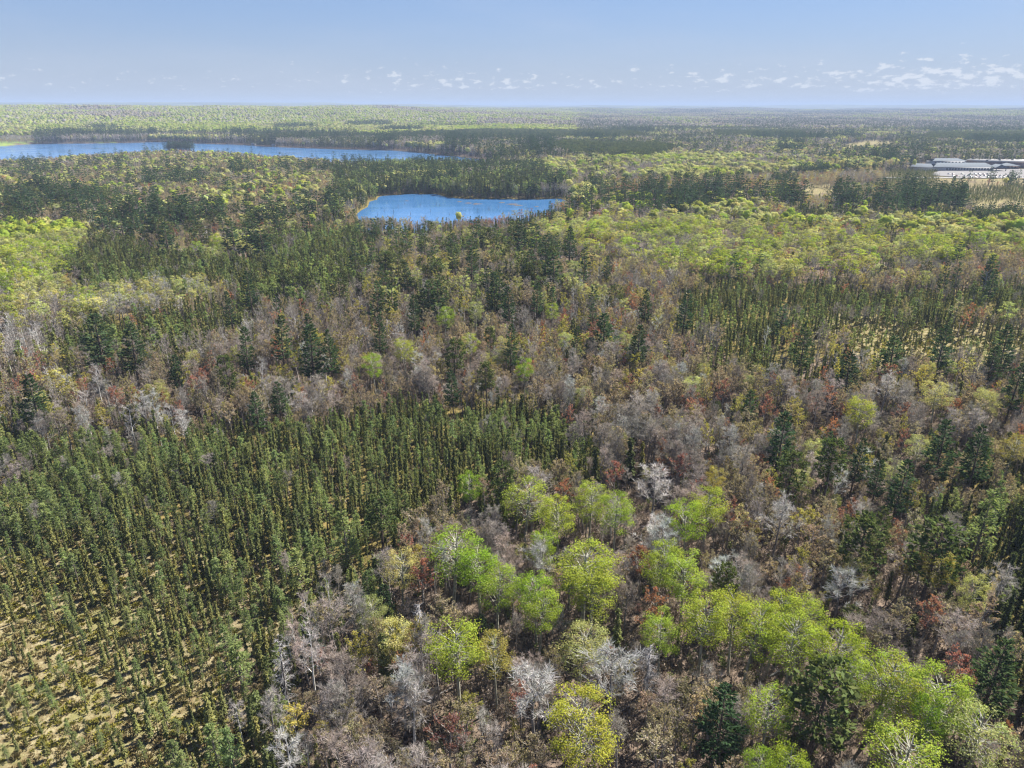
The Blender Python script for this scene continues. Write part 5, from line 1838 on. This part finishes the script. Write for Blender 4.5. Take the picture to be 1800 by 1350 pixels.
# parked cars
PAINT = {'white': (0.75, 0.75, 0.75), 'silver': (0.42, 0.43, 0.45), 'black': (0.03, 0.03, 0.035), 'dark blue': (0.03, 0.06, 0.16), 'red': (0.30, 0.03, 0.03), 'grey': (0.16, 0.165, 0.17)}
carp = {}
for nm, c in PAINT.items():
    mb = MB()
    pr = [(-2.25, .32), (2.25, .32), (2.3, .75), (1.35, .92), (-2.1, .98), (-2.3, .7)]
    V = [(x, -.88, z) for x, z in pr] + [(x, .88, z) for x, z in pr]
    n_ = len(pr)
    mb.add(V, [(i_, (i_ + 1) % n_, (i_ + 1) % n_ + n_, i_ + n_) for i_ in range(n_)])
    mb.add(V, [tuple(range(n_))[::-1], tuple(range(n_, 2 * n_))])
    body = mb.mesh('car_body', [plain('car_paint_' + nm.replace(' ', '_'), c, .3, 0, .02)])
    mb = MB()
    pr = [(1.2, .93), (.45, 1.46), (-1.35, 1.46), (-1.95, .97)]
    V = [(x, -.78, z) for x, z in pr] + [(x, .78, z) for x, z in pr]
    mb.add(V, [(i_, (i_ + 1) % 4, (i_ + 1) % 4 + 4, i_ + 4) for i_ in range(3)] + [(0, 3, 2, 1), (4, 5, 6, 7)])
    carp[nm] = (body, mb.mesh('car_windows', [MS['glass']]))
mb = MB()
tube(mb, [(0, -.1, 0), (0, .1, 0)], [.32, .32], 8)
wheel = mb.mesh('car_wheel', [MS['tyre']])
rows = [(309.3, 1672, 1790, 17), (312.2, 1690, 1796, 15), (306.6, 1664, 1740, 10)]
for rv, u0, u1, n_ in rows:
    rowname = {309.3: 'middle row', 312.2: 'row nearest the road', 306.6: 'row by the school wall'}[rv]
    seen_col = {}
    spots = [u0 + (u1 - u0) * (q + .5) / n_ for q in range(n_) if rng.random() < .72]
    cols_ = [list(PAINT)[rng.integers(0, len(PAINT))] for _ in spots]
    for q, (uu, nm) in enumerate(zip(spots, cols_)):
        seen_col[nm] = seen_col.get(nm, 0) + 1
        x, y = at(uu, rv, z0 + .8)
        tot_ = cols_.count(nm)
        which = 'only' if tot_ == 1 else ('leftmost', 'second from left', 'third from left', 'fourth from left', 'fifth from left', 'sixth from left')[min(5, seen_col[nm] - 1)]
        e = empty('parked_car', x, y, z0 + .805, R(90 + rng.uniform(-4, 4)) + (math.pi if rng.random() < .4 else 0), '%s %s car, %s of the school car park' % (which, nm, rowname), 'car', 'cars in the school car park')
        for pn, pm in (('body', carp[nm][0]), ('windows', carp[nm][1])):
            o = link(bpy.data.objects.new(pn, pm))
            o.parent = e
        for wx, wy in ((1.4, .8), (1.4, -.8), (-1.4, .8), (-1.4, -.8)):
            o = link(bpy.data.objects.new('wheel', wheel))
            o.parent = e
            o.location = (wx, wy, .32)

# cabins along the shores and in the woods
for u, v, w_, d_, h_, rz, wm, rm, label in (
        (893, 275.5, 16, 9, 4.2, .15, 'white', 'white', 'white lakeside house among dark trees right of the big lake'),
        (446, 254.6, 9, 6, 3.2, -.1, 'white', 'membrane', 'small pale boathouse on the far shore left of the blue cabin'),
        (459, 254.0, 12, 8, 4.0, .05, 'metal', 'metal', 'blue-grey cabin on the far shore of the big lake'),
        (481, 256.6, 8, 6, 3.4, .2, 'white', 'roof', 'small white cabin on the far shore right of the blue cabin'),
        (812, 269.5, 11, 8, 4.0, -.2, 'wood', 'roof', 'brown cabin by the right tip of the big lake'),
        (829, 274.5, 9, 6, 3.5, .1, 'wood', 'metal', 'low dark cabin nearest the right tip of the big lake'),
        (1438, 301.5, 13, 9, 5.0, .4, 'white', 'membrane', 'white roofed house in the woods left of the car park')):
    x, y = at(u, v, 1.5)
    zz = float(ground(np.array([x]), np.array([y]))[0])
    e = empty('cabin', x, y, zz, rz, label, 'house')
    mb = MB()
    box(mb, (-w_ / 2, -d_ / 2, -1.5), (w_ / 2, d_ / 2, h_))
    V = [(-w_ / 2, -d_ / 2, h_), (-w_ / 2, d_ / 2, h_), (-w_ / 2, 0, h_ + d_ * .36), (w_ / 2, -d_ / 2, h_), (w_ / 2, d_ / 2, h_), (w_ / 2, 0, h_ + d_ * .36)]
    mb.add(V, [(0, 2, 1), (3, 4, 5)])
    mesh_obj('wall', mb, MS[wm], e)
    mb = MB()
    o_ = .7
    V = [(-w_ / 2 - o_, -d_ / 2 - o_, h_ - .35), (w_ / 2 + o_, -d_ / 2 - o_, h_ - .35), (w_ / 2 + o_, 0, h_ + d_ * .36 + .15), (-w_ / 2 - o_, 0, h_ + d_ * .36 + .15), (-w_ / 2 - o_, d_ / 2 + o_, h_ - .35), (w_ / 2 + o_, d_ / 2 + o_, h_ - .35)]
    V += [(x_, y_, z_ + .2) for x_, y_, z_ in V]
    mb.add(V, [(0, 3, 2, 1), (3, 4, 5, 2), (6, 7, 8, 9), (9, 8, 11, 10), (0, 1, 7, 6), (4, 10, 11, 5)])
    mesh_obj('roof', mb, MS[rm], e)
    windows(e, -w_ * .4, w_ * .4, 3, -d_ / 2, 1.0, 1.3, 1.3)
    mb = MB()
    box(mb, (-.5, -d_ / 2 - .06, -.2), (.5, -d_ / 2 + .05, 2.0))
    o = mesh_obj('door', mb, MS['wood'], e)
    o.location = (w_ * .13, 0, 0)

# ------------------------------------------------------------------ pond details: drowned stems and floating mats
stem_mb = []
for q in range(3):
    mb = MB()
    rg = np.random.default_rng(700 + q)
    tube(mb, [(0, 0, -1.0), (.05, 0, 2.0), (rg.normal(0, .2), rg.normal(0, .2), 4.2)], [.16, .12, .04], 5)
    P0 = np.array([(0.05, 0, z) for z in rg.uniform(1, 3.8, 5)])
    P1 = P0 + rg.normal(0, .45, (5, 3))
    segs(mb, P0, P1, np.full(5, .04), np.full(5, .015))
    stem_mb.append(mb.mesh('drowned_stem', [M['spruce_bark']]))
spots = [(700, 366), (712, 360), (739, 362), (767, 361), (773, 362), (757, 373), (692, 375), (812, 372), (833, 366), (858, 369), (860, 370), (840, 374), (676, 372), (722, 378), (790, 378), (876, 366), (900, 364), (728, 350), (742, 347), (664, 380)]
for u, v in spots:
    x, y = at(u, v, 0)
    o = link(bpy.data.objects.new('drowned_stem', stem_mb[rng.integers(0, 3)]))
    o.location = (x, y, 0)
    o.scale = (1.2, 1.2, rng.uniform(.5, 1.1))
    o.rotation_euler = (rng.normal(0, .06), rng.normal(0, .06), rng.uniform(0, 6))
    o['label'], o['category'], o['group'] = 'thin dead stem standing in the pond', 'dead tree', 'dead stems standing in the pond'
matm = plain('floating_peat', (0.06, 0.042, 0.03), .9, 0, .3, .5)
for q, (u, v, w_, label) in enumerate([(808, 354.5, 6, 'small brown mat close to the far shore of the pond'), (824, 357, 9, 'brown floating mat left of the larger mats in the pond'), (838, 358.5, 12, 'long brown floating mat in the middle of the pond'),
                                     (882, 356, 7, 'brown mat near the far shore, right part of the pond'), (900, 359, 13, 'largest brown floating mat in the right part of the pond'), (912, 361, 9, 'brown mat just right of the largest in the pond'),
                                     (943, 363, 6, 'small brown mat toward the right end of the pond'), (715, 353, 4, 'tiny mat near the left far corner of the pond')]):
    x, y = at(u, v, 0)
    rg = np.random.default_rng(800 + q)
    k = 14
    an = 6.283 * np.arange(k) / k
    rr = w_ * .5 * rg.uniform(.6, 1.2, k)
    V = [(0, 0, .25)] + [(rr[j] * math.cos(an[j]) * .75, rr[j] * math.sin(an[j]) * .9 * .75, rg.uniform(.12, .28)) for j in range(k)] + [(rr[j] * math.cos(an[j]), rr[j] * math.sin(an[j]) * .9, -.1) for j in range(k)]
    mb = MB()
    mb.add(V, [(0, 1 + j, 1 + (j + 1) % k) for j in range(k)])
    mb.f.append(np.array([(1 + j, 1 + k + j, 1 + k + (j + 1) % k, 1 + (j + 1) % k) for j in range(k)]))
    mb.m.append(np.zeros(k, int))
    mb.s.append(np.ones((k, 3)))
    o = link(bpy.data.objects.new('floating_mat', mb.mesh('floating_mat', [matm])))
    o.location = (x, y, 0)
    o['label'], o['category'], o['group'] = label, 'peat mat', 'floating mats in the pond'

# ------------------------------------------------------------------ fallen logs on the forest floor
for q, (u0, v0, u1, v1, r_, label) in enumerate([(612, 935, 652, 922, .16, 'grey fallen log at the corner of the spruce bog'), (1070, 1262, 1110, 1240, .14, 'pale fallen trunk right of the lone round bottom aspen'),
                                               (1385, 1215, 1394, 1165, .13, 'pale straight log leaning below the diagonal aspen grove'), (752, 1232, 806, 1205, .15, 'dark fallen log below the round full aspen'),
                                               (1352, 1190, 1374, 1176, .13, 'short fallen log under the middle of the diagonal grove'), (1716, 1318, 1760, 1345, .13, 'fallen trunk at the right end of the bottom edge'),
                                               (840, 985 + 45, 868, 1050, .13, 'fallen log behind the half-bare pale crown'), (1010, 1300, 1052, 1275, .12, 'thin log on open ground beneath the lone round bottom aspen')]):
    p0, p1 = at(u0, v0, 1.2), at(u1, v1, 1.2)
    zz = ground(np.array([p0[0], p1[0]]), np.array([p0[1], p1[1]]))
    d = p1 - p0
    L = np.linalg.norm(d)
    mb = MB()
    rg = np.random.default_rng(900 + q)
    tube(mb, [(0, 0, 0), (L * .5, rg.normal(0, .1), .05), (L, 0, 0)], [r_ * 1.2, r_, r_ * .4], 6)
    n_ = 7
    P0 = np.column_stack((rg.uniform(.35, .95, n_) * L, 0 * np.arange(n_), 0 * np.arange(n_)))
    P1 = P0 + np.column_stack((rg.uniform(.2, .8, n_), rg.normal(0, .8, n_), rg.uniform(0, .9, n_)))
    segs(mb, P0, P1, np.full(n_, .04), np.full(n_, .015))
    o = link(bpy.data.objects.new('fallen_log', mb.mesh('fallen_log', [M['dead_wood']])))
    o.location = (p0[0], p0[1], zz[0] + r_ + .1)
    o.rotation_euler = (0, -math.atan2(zz[1] - zz[0], L), math.atan2(d[1], d[0]))
    o['label'], o['category'] = label, 'log'

# ------------------------------------------------------------------ the air
HZ = 1.1e-4
mb = MB()
box(mb, (-43000, -43000, -6.0), (43000, 43000, float(max(gz.max() + 2.0, 128.0))))
m, t, out = new_mat('pale_air')
pv = N(t, 'ShaderNodeVolumePrincipled')
pv.inputs['Color'].default_value = (0.43, 0.545, 0.755, 1)
pv.inputs['Density'].default_value = HZ
pv.inputs['Anisotropy'].default_value = 0.0
t.links.new(pv.outputs[0], out.inputs['Volume'])
o = mesh_obj('haze', mb, m)
o['kind'] = 'stuff'
print('max ground', gz.max(), 'min', gz.min())
